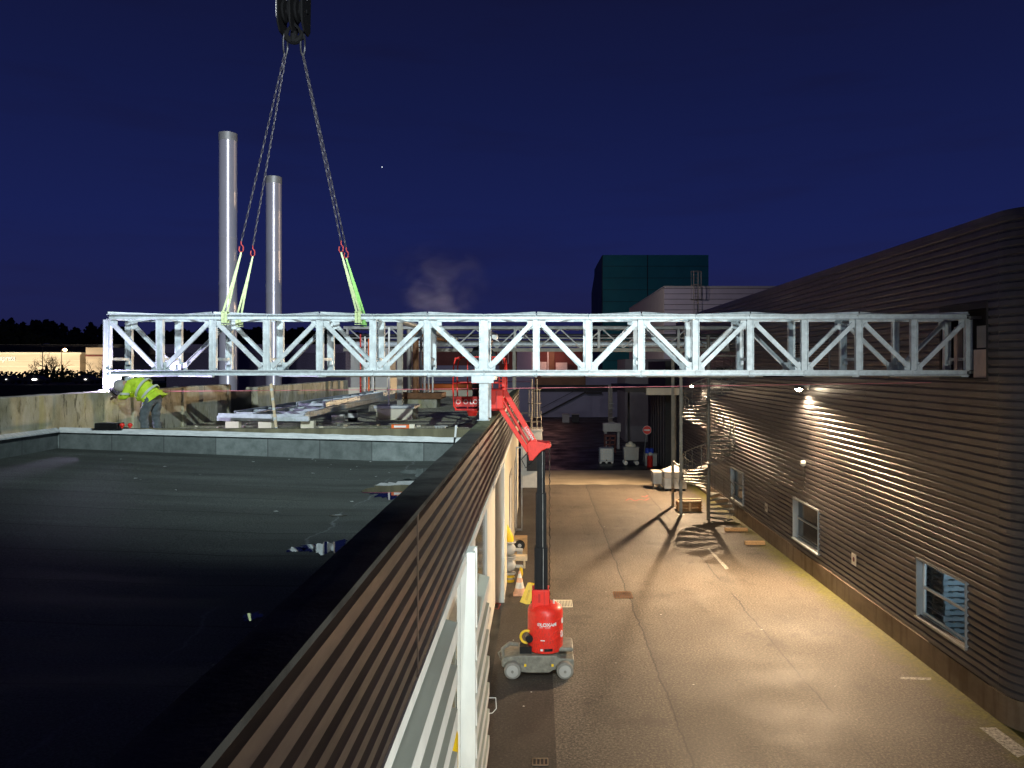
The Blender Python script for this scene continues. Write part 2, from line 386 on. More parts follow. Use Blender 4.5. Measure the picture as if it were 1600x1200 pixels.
# alley asphalt
t = NT('asphalt'); q = t.xyz(); X, Y_ = q['X'], q['Y']
sp_ = t.noise(19, 4, .85); sp2 = t.noise(30, 4, .8); big = t.noise(.22, 5, .6); mid = t.noise(.9, 6, .65); stt = t.noise(.9, 5, .6, (1.4, .05, 1))
col = t.ramp(sp_, [(.34, (.044, .035, .027)), (.50, (.120, .098, .076)), (.60, (.245, .205, .158)), (.70, (.46, .40, .32))])
shade = t.ramp(big, [(.3, .72), (.7, 1.18)])
col = t.mix(1, col, shade, 'MULTIPLY'); col = t.mix(1, col, t.ramp(stt, [(.3, .88), (.62, 1.06)]), 'MULTIPLY')
col = t.mix(1, col, t.ramp(mid, [(.3, .88), (.65, 1.06)]), 'MULTIPLY')
wob = t.mth('MULTIPLY', t.mth('SUBTRACT', t.noise(.7, 5, .7, (.0, 1, 1)), .5), .35)
wob2 = t.mth('MULTIPLY', t.mth('SUBTRACT', t.noise(6, 4, .7), .5), .06)
def line(x0, wd, amt):
    d = t.mth('ABSOLUTE', t.mth('ADD', t.mth('ADD', t.mth('SUBTRACT', X, x0), wob), wob2))
    return t.mth('MULTIPLY', t.ramp(d, [(0, 1), (wd, 0)]), amt)
col = t.mix(line(2.78, .034, .9), col, (.015, .014, .013))
col = t.mix(line(2.86, .13, .28), col, (.03, .028, .025))
stain = t.mth('MULTIPLY', t.ramp(t.noise(.45, 5, .7, (1, .8, 1)), [(.56, 0), (.64, 1)]), .42)
col = t.mix(stain, col, (.035, .028, .023))
spot = t.mth('MULTIPLY', t.ramp(t.noise(1.9, 4, .6), [(.66, 0), (.70, 1)]), .5)
col = t.mix(spot, col, (.022, .018, .016))
gate = t.ramp(t.noise(.35, 3, .5, (.2, 1, 1)), [(.46, 0), (.54, 1)])
col = t.mix(t.mth('MULTIPLY', line(6.06, .036, .9), gate), col, (.015, .014, .013))
newer = t.ramp(t.mth('ADD', X, t.mth('MULTIPLY', wob2, .5)), [(.30, 1), (.315, 0)])
col = t.mix(t.mth('MULTIPLY', newer, .72), col, (.024, .018, .016))
mossy = t.mth('ADD', t.mth('MULTIPLY', t.mth('SUBTRACT', X, 8.15), .75), t.mth('MULTIPLY', t.mth('SUBTRACT', t.noise(1.6, 6, .7), .5), 1.3))
mossc = t.ramp(t.noise(9, 5, .7), [(.35, (.07, .075, .012)), (.65, (.22, .20, .03))])
col = t.mix(t.mth('MULTIPLY', t.ramp(mossy, [(.25, 0), (.75, 1)]), .8), col, mossc)
patch = t.ramp(t.noise(.55, 4, .6), [(.30, .55), (.5, .64), (.72, .72)])
hh = t.mth('ADD', t.mth('MULTIPLY', sp2, 1.0), t.mth('MULTIPLY', sp_, .8))
t.bump(hh, .35, .010)
M['asphalt'] = t.fin(col, patch, 0, .4)
t = NT('near_black_asphalt')  # darkness of the ground beyond the apron is put into the base colour
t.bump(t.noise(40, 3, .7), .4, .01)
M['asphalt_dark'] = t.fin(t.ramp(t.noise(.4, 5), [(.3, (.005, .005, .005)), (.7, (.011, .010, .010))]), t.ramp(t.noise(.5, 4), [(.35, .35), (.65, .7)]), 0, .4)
t = NT('concrete_slab'); a = t.noise(.7, 6, .65, (.6, 1, 1))
t.bump(t.noise(30, 4), .3, .01)
M['slab'] = t.fin(t.ramp(a, [(.3, (.34, .27, .18)), (.7, (.62, .52, .37))]), .6)
t = NT('plinth_concrete'); a = t.noise(1.2, 6, .65, (1, .4, 1)); b = t.noise(3, 5, .6, (1, 1, .15))
t.bump(t.noise(30, 4), .3, .01)
M['plinth'] = t.fin(t.mix(t.ramp(b, [(.5, 0), (.65, .6)]), t.ramp(a, [(.3, (.13, .09, .055)), (.7, (.27, .21, .15))]), (.08, .05, .02)), .8)
t = NT('road_paint_worn'); a = t.noise(14, 6, .75)
M['paint'] = t.fin(t.ramp(a, [(.38, (.09, .08, .07)), (.6, (.62, .60, .52))]), .6)
t = NT('red_spray_paint'); a = t.noise(25, 4, .75)
M['spray'] = t.fin(t.ramp(a, [(.4, (.10, .05, .04)), (.6, (.55, .08, .07))]), .6)
t = NT('pool_water'); t.bump(t.noise(5, 2), .03, .004)
M['water'] = t.fin((.004, .005, .006), .02, 0, .9)
t = NT('window_glass'); M['glass'] = t.fin((.9, .95, 1), .02, 0, .5, **{'Transmission Weight': 1.0, 'IOR': 1.1})
M['glass_dark'] = simple('dark_glass', (.012, .018, .024), .06, 0, .1, 3)
M['win_frame'] = simple('grey_window_frame', (.36, .40, .42), .4, .2, .05, 4)
M['bulb'] = emit('lamp_bulb', (1, .82, .56), 90)
M['bulb_orange'] = emit('sodium_bulb', (1, .50, .20), 18)
M['headlight'] = emit('headlight', (1, .95, .9), 6)
M['spark'] = emit('welding_spark', (.80, .70, 1), 120)
# ------------------------------------------------------------------ ground
XL = -1.045; XR = 9.35          # outer faces of the two buildings along the alley
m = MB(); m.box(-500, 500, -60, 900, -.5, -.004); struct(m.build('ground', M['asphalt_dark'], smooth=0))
m = MB(); m.add([(XL-.06, -12, 0), (30, -12, 0), (30, 14.9, 0), (9.6, 14.9, 0), (9.6, 46.5, 0), (XL-.06, 46.5, 0)], [(0, 1, 2, 3, 4, 5)])
struct(m.build('asphalt_road', M['asphalt'], smooth=0))
m = MB(); n_ = 40
vs = []; 
for i in range(n_+1):
    x = XL-.06+(9.9-XL)*i/n_; wv = .12*sin(i*.9)+R.uniform(-.05, .05)
    vs += [(x, 46.4+wv, .004), (x, 52.7, .004)]
m.add(vs, [(2*i, 2*i+2, 2*i+3, 2*i+1) for i in range(n_)])
struct(m.build('concrete_apron', M['slab'], smooth=0))
for nm, pts in (('parking_mark', [(1407, 1058), (1455, 1059), (1455, 1063), (1407, 1061)]),
                ('parking_mark', [(1105, 857), (1108, 857), (1139, 888), (1134, 890)]),
                ('parking_mark', [(1530, 1137), (1556, 1137), (1610, 1176), (1590, 1184)])):
    m = MB(); m.add([((x-843)/1200*(7.2*1200/(y-571)), 7.2*1200/(y-571), .004) for x, y in pts], [(0, 1, 2, 3)])
    struct(m.build('road_marking', M['paint'], smooth=0))
def gpt(x, y, z=0): Y = (CZ-z)*1200/(y-571); return V(((x-843)/1200*Y, Y, z))
def squiggle(name, pts, wd, mat):
    m = MB(); P_ = [gpt(*p) for p in pts]; 
    for a, b in zip(P_[:-1], P_[1:]):
        d = (b-a).normalized(); s_ = V((-d.y, d.x, 0))*wd; zz = V((0, 0, .005))
        m.add([a-s_+zz, b-s_+zz, b+s_+zz, a+s_+zz], [(0, 1, 2, 3)])
    return struct(m.build(name, mat, smooth=0))
squiggle('spray_marking', [(978, 782), (984, 779), (992, 783), (1000, 780), (1008, 782), (1014, 779)], .05, M['spray'])
squiggle('spray_marking', [(1002, 775), (1008, 777), (1012, 774)], .05, M['spray'])
squiggle('spray_marking', [(766, 942), (782, 944), (778, 952), (768, 950)], .02, M['spray'])

# ------------------------------------------------------------------ corrugated sheet
def sheet(m, path, z0, z1, pitch, prof, holes=()):
    """path: list of (x, y, nx, ny); prof: list of (fraction of pitch, outward offset); holes (i0, i1, za, zb) by station"""
    rows = []; z = z0
    while z < z1-1e-4:
        for (fz, off) in prof:
            zz = z+fz*pitch
            if zz <= z1+1e-4: rows.append((zz, off))
        z += pitch
    rows.append((z1, 0)); NR = len(rows); vs = []
    for (x, y, nx, ny) in path:
        for (zz, off) in rows: vs.append((x+nx*off, y+ny*off, zz))
    fs = []
    for i in range(len(path)-1):
        for j in range(NR-1):
            zc = (rows[j][0]+rows[j+1][0])/2
            if any(i0 <= i < i1 and za < zc < zb for (i0, i1, za, zb) in holes): continue
            fs.append((i*NR+j, (i+1)*NR+j, (i+1)*NR+j+1, i*NR+j+1))
    m.add(vs, fs)

# ------------------------------------------------------------------ right-hand clad building
RB = thing('clad_hall', 'long dark brown corrugated metal hall with rounded corner on the right of the alley', 'building')
HB, HT, EY = .58, 10.29, 52.5
wins = [(16.8, 18.95, 1.08, 2.42), (25.7, 28.2, .95, 2.32), (35.2, 37.4, .85, 2.22)]
vent = (24.75, 28.25, 7.10, 8.02); opening = (16.05, 17.85, 6.92, 8.42)
ys = sorted({15.6, EY, 19.5, 22, 31, 34, 40, 44, 48, *[v for w_ in wins for v in w_[:2]], *vent[:2], *opening[:2]}, reverse=True)
path = [(XR, y, -1, 0) for y in ys]; RAD = .75
for k in range(1, 13):
    a = pi/2*k/12; path.append((XR+RAD*(1-cos(a)), 15.6-RAD*sin(a), -cos(a), -sin(a)))
path.append((34, 15.6-RAD, 0, -1))
idx = {y: i for i, y in enumerate(ys)}
holes = [(idx[b], idx[a], za, zb) for (a, b, za, zb) in wins+[vent, opening]]
m = MB(); sheet(m, path, HB, HT, .17, [(0, 0), (.07, .012), (.62, .012), (.74, -.006), (.80, -.034), (.94, -.034)], holes)
m.build('cladding', M['clad_right'], RB, smooth=0, fixn=False)
for y in (15.62, 22, 31, 40, 48): m = MB(); m.box(XR-.016, XR-.0125, y-.012, y+.012, HB, HT); m.build('sheet_joint', M['clad_right'], RB, smooth=0)
# plinth with the same plan, set 2 cm out of the sheet
def ring(off, z): return [(x+nx*off, y+ny*off, z) for (x, y, nx, ny) in path]
m = MB(); a_, b_, c_ = ring(.05, 0), ring(.05, HB), ring(-.2, HB); N = len(path); m.add(a_+b_+c_, [(i, i+1, N+i+1, N+i) for i in range(N-1)]+[(N+i, N+i+1, 2*N+i+1, 2*N+i) for i in range(N-1)])
m.build('plinth', M['plinth'], RB, smooth=20)
m = MB(); a_, b_, c_, d_ = ring(.03, HT-.10), ring(.03, HT+.03), ring(-.4, HT+.03), ring(.0, HT-.10)
m.add(a_+b_+c_+d_, [(i, i+1, N+i+1, N+i) for i in range(N-1)]+[(N+i, N+i+1, 2*N+i+1, 2*N+i) for i in range(N-1)]+[(3*N+i, 3*N+i+1, i+1, i) for i in range(N-1)])
m.build('roof_coping', M['clad_right'], RB, smooth=20)
m = MB(); m.box(XR+.3, 34, 15.6, EY, HT-.12, HT-.02); m.build('roof', M['dark'], RB, smooth=0)
m = MB(); m.box(XR+.0, 34, EY-.05, EY+.1, 0, HT); m.box(XR+3.4, XR+3.5, 15.6, EY-.05, 0, HT-.15); m.box(XR+.26, XR+3.4, 15.6, EY-.05, 2.95, 3.05); m.box(XR+.26, XR+3.4, 15.6, EY-.05, .1, .2)
m.build('inner_wall', M['dark'], RB, smooth=0)
for k, (y0, y1, z0, z1) in enumerate(wins):
    f = MB(); d = .14
    # reveal lining (deep), outer flashing
    for (a, b, c, dd) in ((y0-.03, y0, z0-.05, z1+.05), (y1, y1+.03, z0-.05, z1+.05)): f.box(XR-.05, XR+d+.06, a, b, c, dd)
    f.box(XR-.05, XR+d+.06, y0, y1, z1, z1+.05)
    fr = f.build('window', M['win_frame'], RB, smooth=0)
    s_ = MB(); s_.box(XR-.09, XR+d+.02, y0-.05, y1+.05, z0-.10, z0-.051); s_.build('sill', M['galv'] if k else M['galv_dull'], fr, smooth=0)
    g = MB(); fw = .042
    g.box(XR+d-.03, XR+d+.02, y0, y0+fw, z0, z1); g.box(XR+d-.03, XR+d+.02, y1-fw, y1, z0, z1)
    g.box(XR+d-.03, XR+d+.02, y0+fw, y1-fw, z0, z0+fw); g.box(XR+d-.03, XR+d+.02, y0+fw, y1-fw, z1-fw, z1)
    g.box(XR+d-.04, XR+d+.015, y0+fw, y1-fw, (z0+z1)/2-.03, (z0+z1)/2+.03)
    g.build('frame', M['white_old'] if k == 0 else M['win_frame'], fr, smooth=0)
    p = MB(); p.box(XR+d, XR+d+.008, y0+fw, y1-fw, z0+fw, z1-fw); p.build('pane', M['glass'] if k == 0 else M['glass_dark'], fr, smooth=0)
    if k == 2:
        b_ = MB(); b_.box(XR+d+.012, XR+d+.02, y0+.1, y0+.95, (z0+z1)/2+.05, z1-.1); b_.build('blind', M['cream'], fr, smooth=0)
# louvred vent
m = MB(); z = vent[2]
while z < vent[3]-.02:
    m.prism([(XR+.10, z), (XR-.03, z-.045), (XR-.03, z-.033), (XR+.10, z+.012)], vent[0], vent[1]); z += .085
m.build('vent_louvre', simple('pale_brown_slats', (.42, .33, .27), .5, 0, .1, 3), RB, smooth=0)
m = MB(); m.box(XR+.12, XR+.14, vent[0], vent[1], vent[2], vent[3])
for (a, b, c, d) in ((vent[0]-.07, vent[0], vent[2]-.07, vent[3]+.07), (vent[1], vent[1]+.07, vent[2]-.07, vent[3]+.07)): m.box(XR-.045, XR+.14, a, b, c, d)
m.box(XR-.045, XR+.14, vent[0], vent[1], vent[3], vent[3]+.07); m.box(XR-.045, XR+.14, vent[0], vent[1], vent[2]-.07, vent[2]-.02)
m.build('vent_frame', M['clad_right'], RB, smooth=0)
# cut opening for the bridge end
o0, o1, z0, z1 = opening
m = MB(); m.box(XR+.55, XR+.6, o0-.3, o1+.3, z0-.3, z1+.3); m.build('opening_back', M['dark'], RB, smooth=0)
m = MB(); m.box(XR-.02, XR+.5, o0-.06, o0, z0, z1); m.box(XR-.02, XR+.5, o1, o1+.08, z0, z1); m.box(XR-.02, XR+.5, o0-.06, o1+.08, z1, z1+.12); m.box(XR-.02, XR+.5, o0-.06, o1+.08, z0-.05, z0)
m.build('opening_lining', M['dark'], RB, smooth=0)
ins = simple('pinkish_insulation_board', (.62, .52, .46), .8, 0, .1, 5, stretch=(1, 6, 1))
m = MB(); m.box(XR+.06, XR+.1, o0+.02, o0+.60, z0+.02, z0+.62); m.build('insulation_board', ins, RB, smooth=0)
m = MB(); m.box(XR+.12, XR+.15, o0+.02, o0+.58, z0+.66, z0+1.13); m.build('insulation_board', M['plastic_grey'], RB, smooth=0)
m = MB(); m.box(XR+.02, XR+.14, o1-.62, o1-.48, z0+.02, z1-.35); m.build('opening_stud', ins, RB, smooth=0)

# ------------------------------------------------------------------ low building on the left
LB = thing('low_works_building', 'low flat-roofed building under the near end of the bridge with brown striped parapet cladding', 'building')
PT, XI, CY = 6.0, -1.31, 14.5    # parapet top, inner edge, cross wall line
m = MB(); lp = [(XL, 39.0, 1, 0), (XL, 26, 1, 0), (XL, 19.5, 1, 0), (XL, 13, 1, 0), (XL, 6.5, 1, 0), (XL, -4, 1, 0)]
sheet(m, [(x, y, 1, 0) for (x, y, a, b) in lp], 4.57, 5.955, .173, [(0, 0), (.04, .012), (.50, .012), (.58, -.03), (.92, -.03)])
m.build('cladding', M['clad_left'], LB, smooth=0, fixn=False)
for y in (6.5, 13, 19.5, 26, 32.5): m = MB(); m.box(XL+.0125, XL+.018, y-.03, y+.03, 4.57, 5.955); m.build('sheet_joint', M['clad_left'], LB, smooth=0)
m = MB(); m.box(XL-.02, XL+.028, -4, 39.02, 4.44, 4.569); m.build('drip_edge', M['white_old'], LB, smooth=0)
m = MB()      # parapet coping with a slightly ragged inner edge
ny = 120; vs = []
for i in range(ny+1):
    y = -4+(43)*i/ny; j = .012*mnoise.noise((0, y*1.7, 0))
    vs += [(XI+j, y, 5.2), (XI+j, y, PT-.006), (XI+.03+j, y, PT+.006*mnoise.noise((3, y, 1))), (XL+.005, y, PT), (XL+.03, y, PT-.004), (XL+.03, y, PT-.044), (XL-.03, y, PT-.044)]
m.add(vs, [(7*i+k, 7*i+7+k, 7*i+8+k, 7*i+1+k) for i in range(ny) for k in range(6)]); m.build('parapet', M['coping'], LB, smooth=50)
# near roof membrane: level strip by the parapet, gentle fall towards it
XK = -3.0
def zr(x): return 5.40 if x > XK else 5.40+(XK-x)*(.24/6.1)
m = MB(); xs = [XI-.002, XK-.2+.2]+[XK-6.15*i/20 for i in range(1, 21)]; ysr = [-4+(CY+4)*j/60 for j in range(61)]
vs = [(x, y, zr(x)+.012*mnoise.noise((x*.5, y*.5, 0))*(1 if x < -3.5 and y < 14 else 0)) for y in ysr for x in xs]
W_ = len(xs); m.add(vs, [(j*W_+i, j*W_+i+1, (j+1)*W_+i+1, (j+1)*W_+i) for j in range(60) for i in range(W_-1)])
m.build('roof_membrane', M['membrane'], LB, smooth=60)
# upstand + flashing + cross wall
def strip_z(x): return 5.80+(XI-x)*(.20/7.8)
m = MB(); m.add([(XI, CY-.03, zr(XI)-.05), (XK, CY-.03, zr(XK)-.05), (-9.1, CY-.03, zr(-9.1)-.05), (-9.1, CY-.03, strip_z(-9.1)-.05), (XK, CY-.03, strip_z(XK)-.05), (XI, CY-.03, strip_z(XI)-.05)], [(0, 1, 4, 5), (1, 2, 3, 4)])
m.add([(-9.07, -4, zr(-9.1)-.05), (-9.07, CY-.03, zr(-9.1)-.05), (-9.07, CY-.03, 5.95), (-9.07, -4, 5.95)], [(0, 1, 2, 3)])
m.build('upstand', M['upstand'], LB, smooth=0)
m = MB(); nn = 60; vs = []
for i in range(nn+1):
    x = XI-(9.06-1.31)*i/nn; z = strip_z(x); j = .012*mnoise.noise((x*4, 0, 0)); lip = .055
    vs += [(x, CY-.03, z-.065), (x, CY-lip-.03, z-.055), (x, CY-lip-.025, z-.035), (x, CY+.002, z+.035+j)]
m.add(vs, [(4*i+k, 4*i+4+k, 4*i+5+k, 4*i+1+k) for i in range(nn) for k in range(3)])
vs = []
for i in range(41):
    y = CY-.04-(18.4)*i/40; j = .015*mnoise.noise((7, y*2, 0))
    vs += [(-9.07, y, 5.94), (-9.0, y, 5.95), (-9.0, y, 5.97), (-9.098, y, 6.03+j)]
m.add(vs, [(4*i+k, 4*i+4+k, 4*i+5+k, 4*i+1+k) for i in range(40) for k in range(3)])
m.build('flashing', M['flash'], LB, smooth=40)
def rough_wall(m, x0, x1, y0, y1, z0, z1, step=.25):
    # box wall whose top edge wanders a little
    L_ = max(x1-x0, y1-y0); n = max(2, int(L_/step)); ax = 0 if x1-x0 > y1-y0 else 1; vs = []
    for i in range(n+1):
        t_ = i/n; j = .010*mnoise.noise((x0+t_*L_*2.1, y0, z1)); k = .008*mnoise.noise((x0, t_*L_*1.7+5, z1))
        if ax == 0:
            x = x0+t_*(x1-x0); vs += [(x, y0, z0), (x, y0+k, z1-.015), (x, y0+.015, z1+j), (x, y1-.015, z1+j), (x, y1, z1-.015), (x, y1, z0)]
        else:
            y = y0+t_*(y1-y0); vs += [(x0, y, z0), (x0+k, y, z1-.015), (x0+.015, y, z1+j), (x1-.015, y, z1+j), (x1, y, z1-.015), (x1, y, z0)]
    m.add(vs, [(6*i+a, 6*i+6+a, 6*i+7+a, 6*i+1+a) for i in range(n) for a in range(5)]+[tuple(range(6)), tuple(6*n+a for a in range(5, -1, -1))])
m = MB(); rough_wall(m, -9.1, XI, CY, CY+.22, 5.3, PT); m.build('cross_wall', M['conc_dark'], LB, smooth=30)
m = MB(); rough_wall(m, -9.48, -9.1, -4, 22.6, 0, 6.65); m.build('side_wall', M['conc'], LB, smooth=30)
m = MB(); rough_wall(m, -9.48, -9.1, 24.8, 36.5, 0, 6.50); m.build('side_wall', M['conc'], LB, smooth=30)
m = MB(); m.box(-9.46, -9.3, 22.6, 24.8, 0, 6.42); m.build('recessed_wall', M['dark'], LB, smooth=0)
m = MB()
for y in (17.2, 19.6, 22.45): m = MB(); m.box(-9.1, -9.045, y-.07, y+.07, 5.6, 6.62); m.build('wall_pilaster', M['conc'], LB, smooth=0)
m = MB(); nx, ny = 46, 120
vs = [(-9.1+(7.8)*i/nx, CY+.2+(24.3)*j/ny, 5.65+.02*mnoise.noise((i*.7, j*.7, 0))) for j in range(ny+1) for i in range(nx+1)]
m.add(vs, [(j*(nx+1)+i, j*(nx+1)+i+1, (j+1)*(nx+1)+i+1, (j+1)*(nx+1)+i) for j in range(ny) for i in range(nx)])
m.build('gravel_roof', M['gravel'], LB, smooth=60)
m = MB(); m.box(-9.4, XL-.02, 38.8, 39.02, 0, PT-.05); m.build('end_wall', M['cream'], LB, smooth=0)
# wall below the cladding: white panels, pillars, louvre blades
m = MB(); m.box(-1.6, -1.34, 10.9, 23.3, 0, 4.56); m.build('wall_panel', M['white_old'], LB, smooth=0)
m = MB(); m.box(-2.6, -2.5, -4, 10.9, 0, 4.56); m.box(-2.5, -1.34, 10.86, 10.9, 0, 4.4); m.build('recess_wall', M['cream'], LB, smooth=0)
m = MB(); m.box(-1.6, -1.30, -4, 23.3, 4.40, 4.57); m.build('soffit', M['white_old'], LB, smooth=0)
m = MB(); m.box(-1.34, -1.08, 23.7, 39, 0, 4.56); m.build('wall_panel', M['cream'], LB, smooth=0)
for (y, xa, xb, z1) in ((10.8, -1.12, -.905, 4.568), (23.3, -1.34, -1.07, 4.43)):
    m = MB(); m.box(xa, xb, y, y+.10, 0, z1); m.box(xa+.02, xb-.035, y+.10, y+.32, 0, z1); m.box(xa, xb, y+.32, y+.40, 0, z1); m.build('pillar', M['white_old'], LB, bevel=.006)
m = MB(); m.box(-1.34, -1.2, 10.9, 13.9, .0, 3.45); m.build('louvre_backing', M['white_old'], LB, smooth=0)
for bay, (ya, yb, zt, nb) in enumerate(((-4, 8.44, 4.42, 9), (10.9, 13.8, 3.45, 8))):
    for k in range(nb):
        z = zt-.475*k
        if z < .3: break
        m = MB(); x1, x0 = -.90, -1.12
        m.prism([(x0, z+.02), (x1-.004, z-.045), (x1-.004, z-.07), (x0, z-.01)], ya, yb)
        m.cm = 1; m.box(x1-.012, x1, ya, yb, z-.25, z-.046); m.box(x0-.01, x0+.0, ya, yb-.01, z-.30, z+.015)
        m.build('louvre_blade', [M['louvre'], M['white_old']], LB, smooth=0)
m = MB(); m.box(-1.14, -1.10, 8.36, 8.42, 0, 4.4); m.box(-1.14, -1.10, 10.6, 10.7, 0, 4.3); m.build('louvre_post', M['white_old'], LB, smooth=0)
# window strips and door surrounds further along
m = MB(); m.box(-1.335, -1.325, 15.2, 18.6, 1.6, 3.9); m.build('window_pane', M['glass_dark'], LB, smooth=0)
m = MB(); m.box(-1.34, -1.27, 14.9, 15.2, .9, 4.1); m.box(-1.34, -1.27, 18.6, 18.9, .9, 4.1); m.box(-1.34, -1.27, 15.2, 18.6, 3.9, 4.1); m.box(-1.34, -1.2, 14.3, 19.2, .8, 1.15); m.build('window_surround', M['white_old'], LB, smooth=0)
for (y0, y1, z1) in ((27.2, 29.2, 3.3), (33, 34.6, 3.1)):
    m = MB(); m.box(-1.079, -1.04, y0, y0+.14, 0, z1); m.box(-1.079, -1.04, y1-.14, y1, 0, z1); m.box(-1.079, -1.04, y0+.14, y1-.14, z1-.14, z1); fr = m.build('door_frame', M['plastic_grey'], LB, smooth=0)
    m = MB(); m.box(-1.079, -1.06, y0+.14, y1-.14, 0, z1-.14); m.build('door', M['white'], LB, smooth=0)
# plant room on the roof by the far end
m = MB(); m.box(-9.0, -7.25, 36.6, 38.7, 5.6, 8.05); m.build('plant_room', M['plastic_grey'], LB, smooth=0)
m = MB(); m.box(-9.08, -7.15, 36.5, 36.6, 5.6, 6.15); m.box(-7.25, -7.1, 36.5, 38.7, 5.6, 6.6); m.build('plant_room_base', M['cream'], LB, smooth=0)
# puddles lying in the level strip of the roof
def blob(cx, cy, rx, ry, z, seed, n=90, rag=.42):
    vs = []
    for i in range(n):
        a = 2*pi*i/n; r = 1+rag*mnoise.noise((cos(a)*1.6+seed, sin(a)*1.6, seed))*1.6+.34*mnoise.noise((cos(a)*6, sin(a)*6, seed))+.16*mnoise.noise((cos(a)*15, sin(a)*15, seed))
        vs.append((cx+rx*r*cos(a), cy+ry*r*sin(a), z))
    return vs
for i, (cx, cy, rx, ry) in enumerate(((-2.05, 11.2, .42, .75), (-1.95, 12.9, .30, .4), (-2.08, 7.62, .20, .26), (-2.38, 7.5, .09, .10), (-2.42, 9.2, .10, .05), (-2.06, 5.5, .06, .10))):
    m = MB(); v_ = blob(cx, cy, rx, ry, 5.404, i*3.7+1); m.add(v_, [tuple(range(len(v_)))]); struct(m.build('puddle', M['water'], smooth=0))

# ------------------------------------------------------------------ annex block with ladder beyond the low building
AX = thing('service_block', 'pale square service block with caged ladder beyond the low building', 'outbuilding')
m = MB(); m.box(-1.1, .15, 45.2, 46.6, 0, 3.35); m.build('wall', M['plastic_white'], AX, bevel=.02)
m = MB(); m.box(-1.15, .2, 45.1, 46.7, 3.35, 3.45); m.build('roof', M['plastic_white'], AX, bevel=.01)
m = MB(); m.box(-.75, -.15, 45.1, 45.19, 1.0, 2.0); 
for k in range(3): m.tube((-.6+.01, 45.1, 1.2+.3*k), (-.6+.01, 45.05, 1.2+.3*k), .12, n=12)
m.build('ventilation_unit', M['black'], AX)
m = MB()
for x in (-.15, .15): m.tube((x-.3, 44.9, 3.45), (x-.3, 44.9, 6.4), .03, n=6)
for k in range(10): m.tube((-.45, 44.9, 3.6+.28*k), (-.15, 44.9, 3.6+.28*k), .015, n=5)
lad = m.build('ladder', M['galv_warm'], AX)
m = MB()
for z in (4.2, 5.0, 5.8):
    m.path([(-.3+.38*cos(a), 44.75+.38*sin(a), z) for a in [pi+pi*k/8 for k in range(9)]], .025, 6)
for a in (pi*1.2, pi*1.5, pi*1.8): m.tube((-.3+.38*cos(a), 44.75+.38*sin(a), 4.2), (-.3+.38*cos(a), 44.75+.38*sin(a), 5.8), .018, n=5)
m.build('safety_cage', M['galv_warm'], lad)
m = MB()
for x in (-1.05, -.5, .1): m.tube((x, 45.2, 3.45), (x, 45.2, 4.4), .025, n=6)
for z in (3.9, 4.4): m.tube((-1.05, 45.2, z), (.1, 45.2, z), .025, n=6); m.tube((.1, 45.2, z), (.1, 46.6, z), .025, n=6)
m.build('guard_rail', M['galv_warm'], AX)

# ------------------------------------------------------------------ passage and canopy past the clad hall
CP = thing('canopy', 'lit cream-fronted canopy beam over the passage at the end of the hall', 'canopy')
m = MB(); m.box(6.95, 9.3, 49.9, 50.2, 5.28, 5.74); m.build('front_panel', M['cream'], CP, smooth=0)
m = MB(); m.box(5.6, 6.94, 50.2, 60, 5.45, 5.8); m.box(6.95, 9.3, 50.2, 62, 5.4, 5.7); m.build('roof_slab', M['dark'], CP, smooth=0)
m = MB(); m.box(8.72, 8.95, 50.3, 50.5, 0, 5.3); m.build('post', M['galv_warm'], CP, smooth=0)
m = MB(); m.box(6.9, 7.05, 60, 60.2, 0, 5.45); m.build('post', M['dark'], CP, smooth=0)
AN = thing('dark_annex', 'dark-walled annex behind the canopy and round sign', 'building')
m = MB(); m.box(8.75, 16, 53.4, 61.9, 0, 7.5); m.build('wall', M['dark'], AN, smooth=0)
m = MB()
for k in range(6): m.box(8.70, 8.749, 54+1.2*k, 54.08+1.2*k, 0, 5.3)
m.build('door_rib', simple('dark_purple_grey', (.10, .085, .09), .6, .2), AN, smooth=0)
m = MB(); m.box(8.1, 16, 72.5, 80, 0, 7.8); m.build('rear_wing', M['annex_grey'], AN, smooth=0)
m = MB(); m.box(8.2, 8.7, 91.5, 92, 0, 4.9); m.build('corner_post', M['galv_warm'], AN, smooth=0)
m = MB()
for k in range(5): m.box(8.3, 8.9, 91.2, 91.45, .4+.55*k, .5+.55*k)
m.build('wall_rack', M['galv_dull'], AN, smooth=0)

# ------------------------------------------------------------------ pale hall and teal tower behind
PH = thing('pale_hall', 'pale ribbed flat-topped hall behind the bridge with caged roof ladder', 'building')
m = MB(); m.box(12.2, 60, 75, 104, 0, 14.82); m.build('wall', M['clad_pale'], PH, smooth=0)
m = MB()
for k in range(12): m.box(12.17, 60, 74.95, 74.999, 9+.52*k-.03, 9+.52*k+.01)
m.build('sheet_joint', M['dark'], PH, smooth=0)
m = MB(); m.box(12.12, 60.1, 74.9, 104, 14.82, 14.95); m.build('roof_edge', M['plastic_grey'], PH, smooth=0)
m = MB(); m.box(12.15, 12.19, 75.1, 104, 6, 14.8); m.build('side_wall', M['clad_beige'], PH, smooth=0)
lad = MB()
for x in (15.0, 15.45): lad.tube((x, 74.6, 11), (x, 74.6, 16.3), .035, n=6)
for k in range(17): lad.tube((15.0, 74.6, 11.2+.3*k), (15.45, 74.6, 11.2+.3*k), .018, n=5)
lo = lad.build('roof_ladder', M['galv_warm'], PH)
m = MB()
for z in (13.6, 15.0, 16.3): m.path([(15.22+.5*cos(a), 74.5+.5*sin(a), z) for a in [pi+pi*k/8 for k in range(9)]]+[(15.72, 74.8, z), (15.22-.5, 74.8, z)], .03, 5, True)
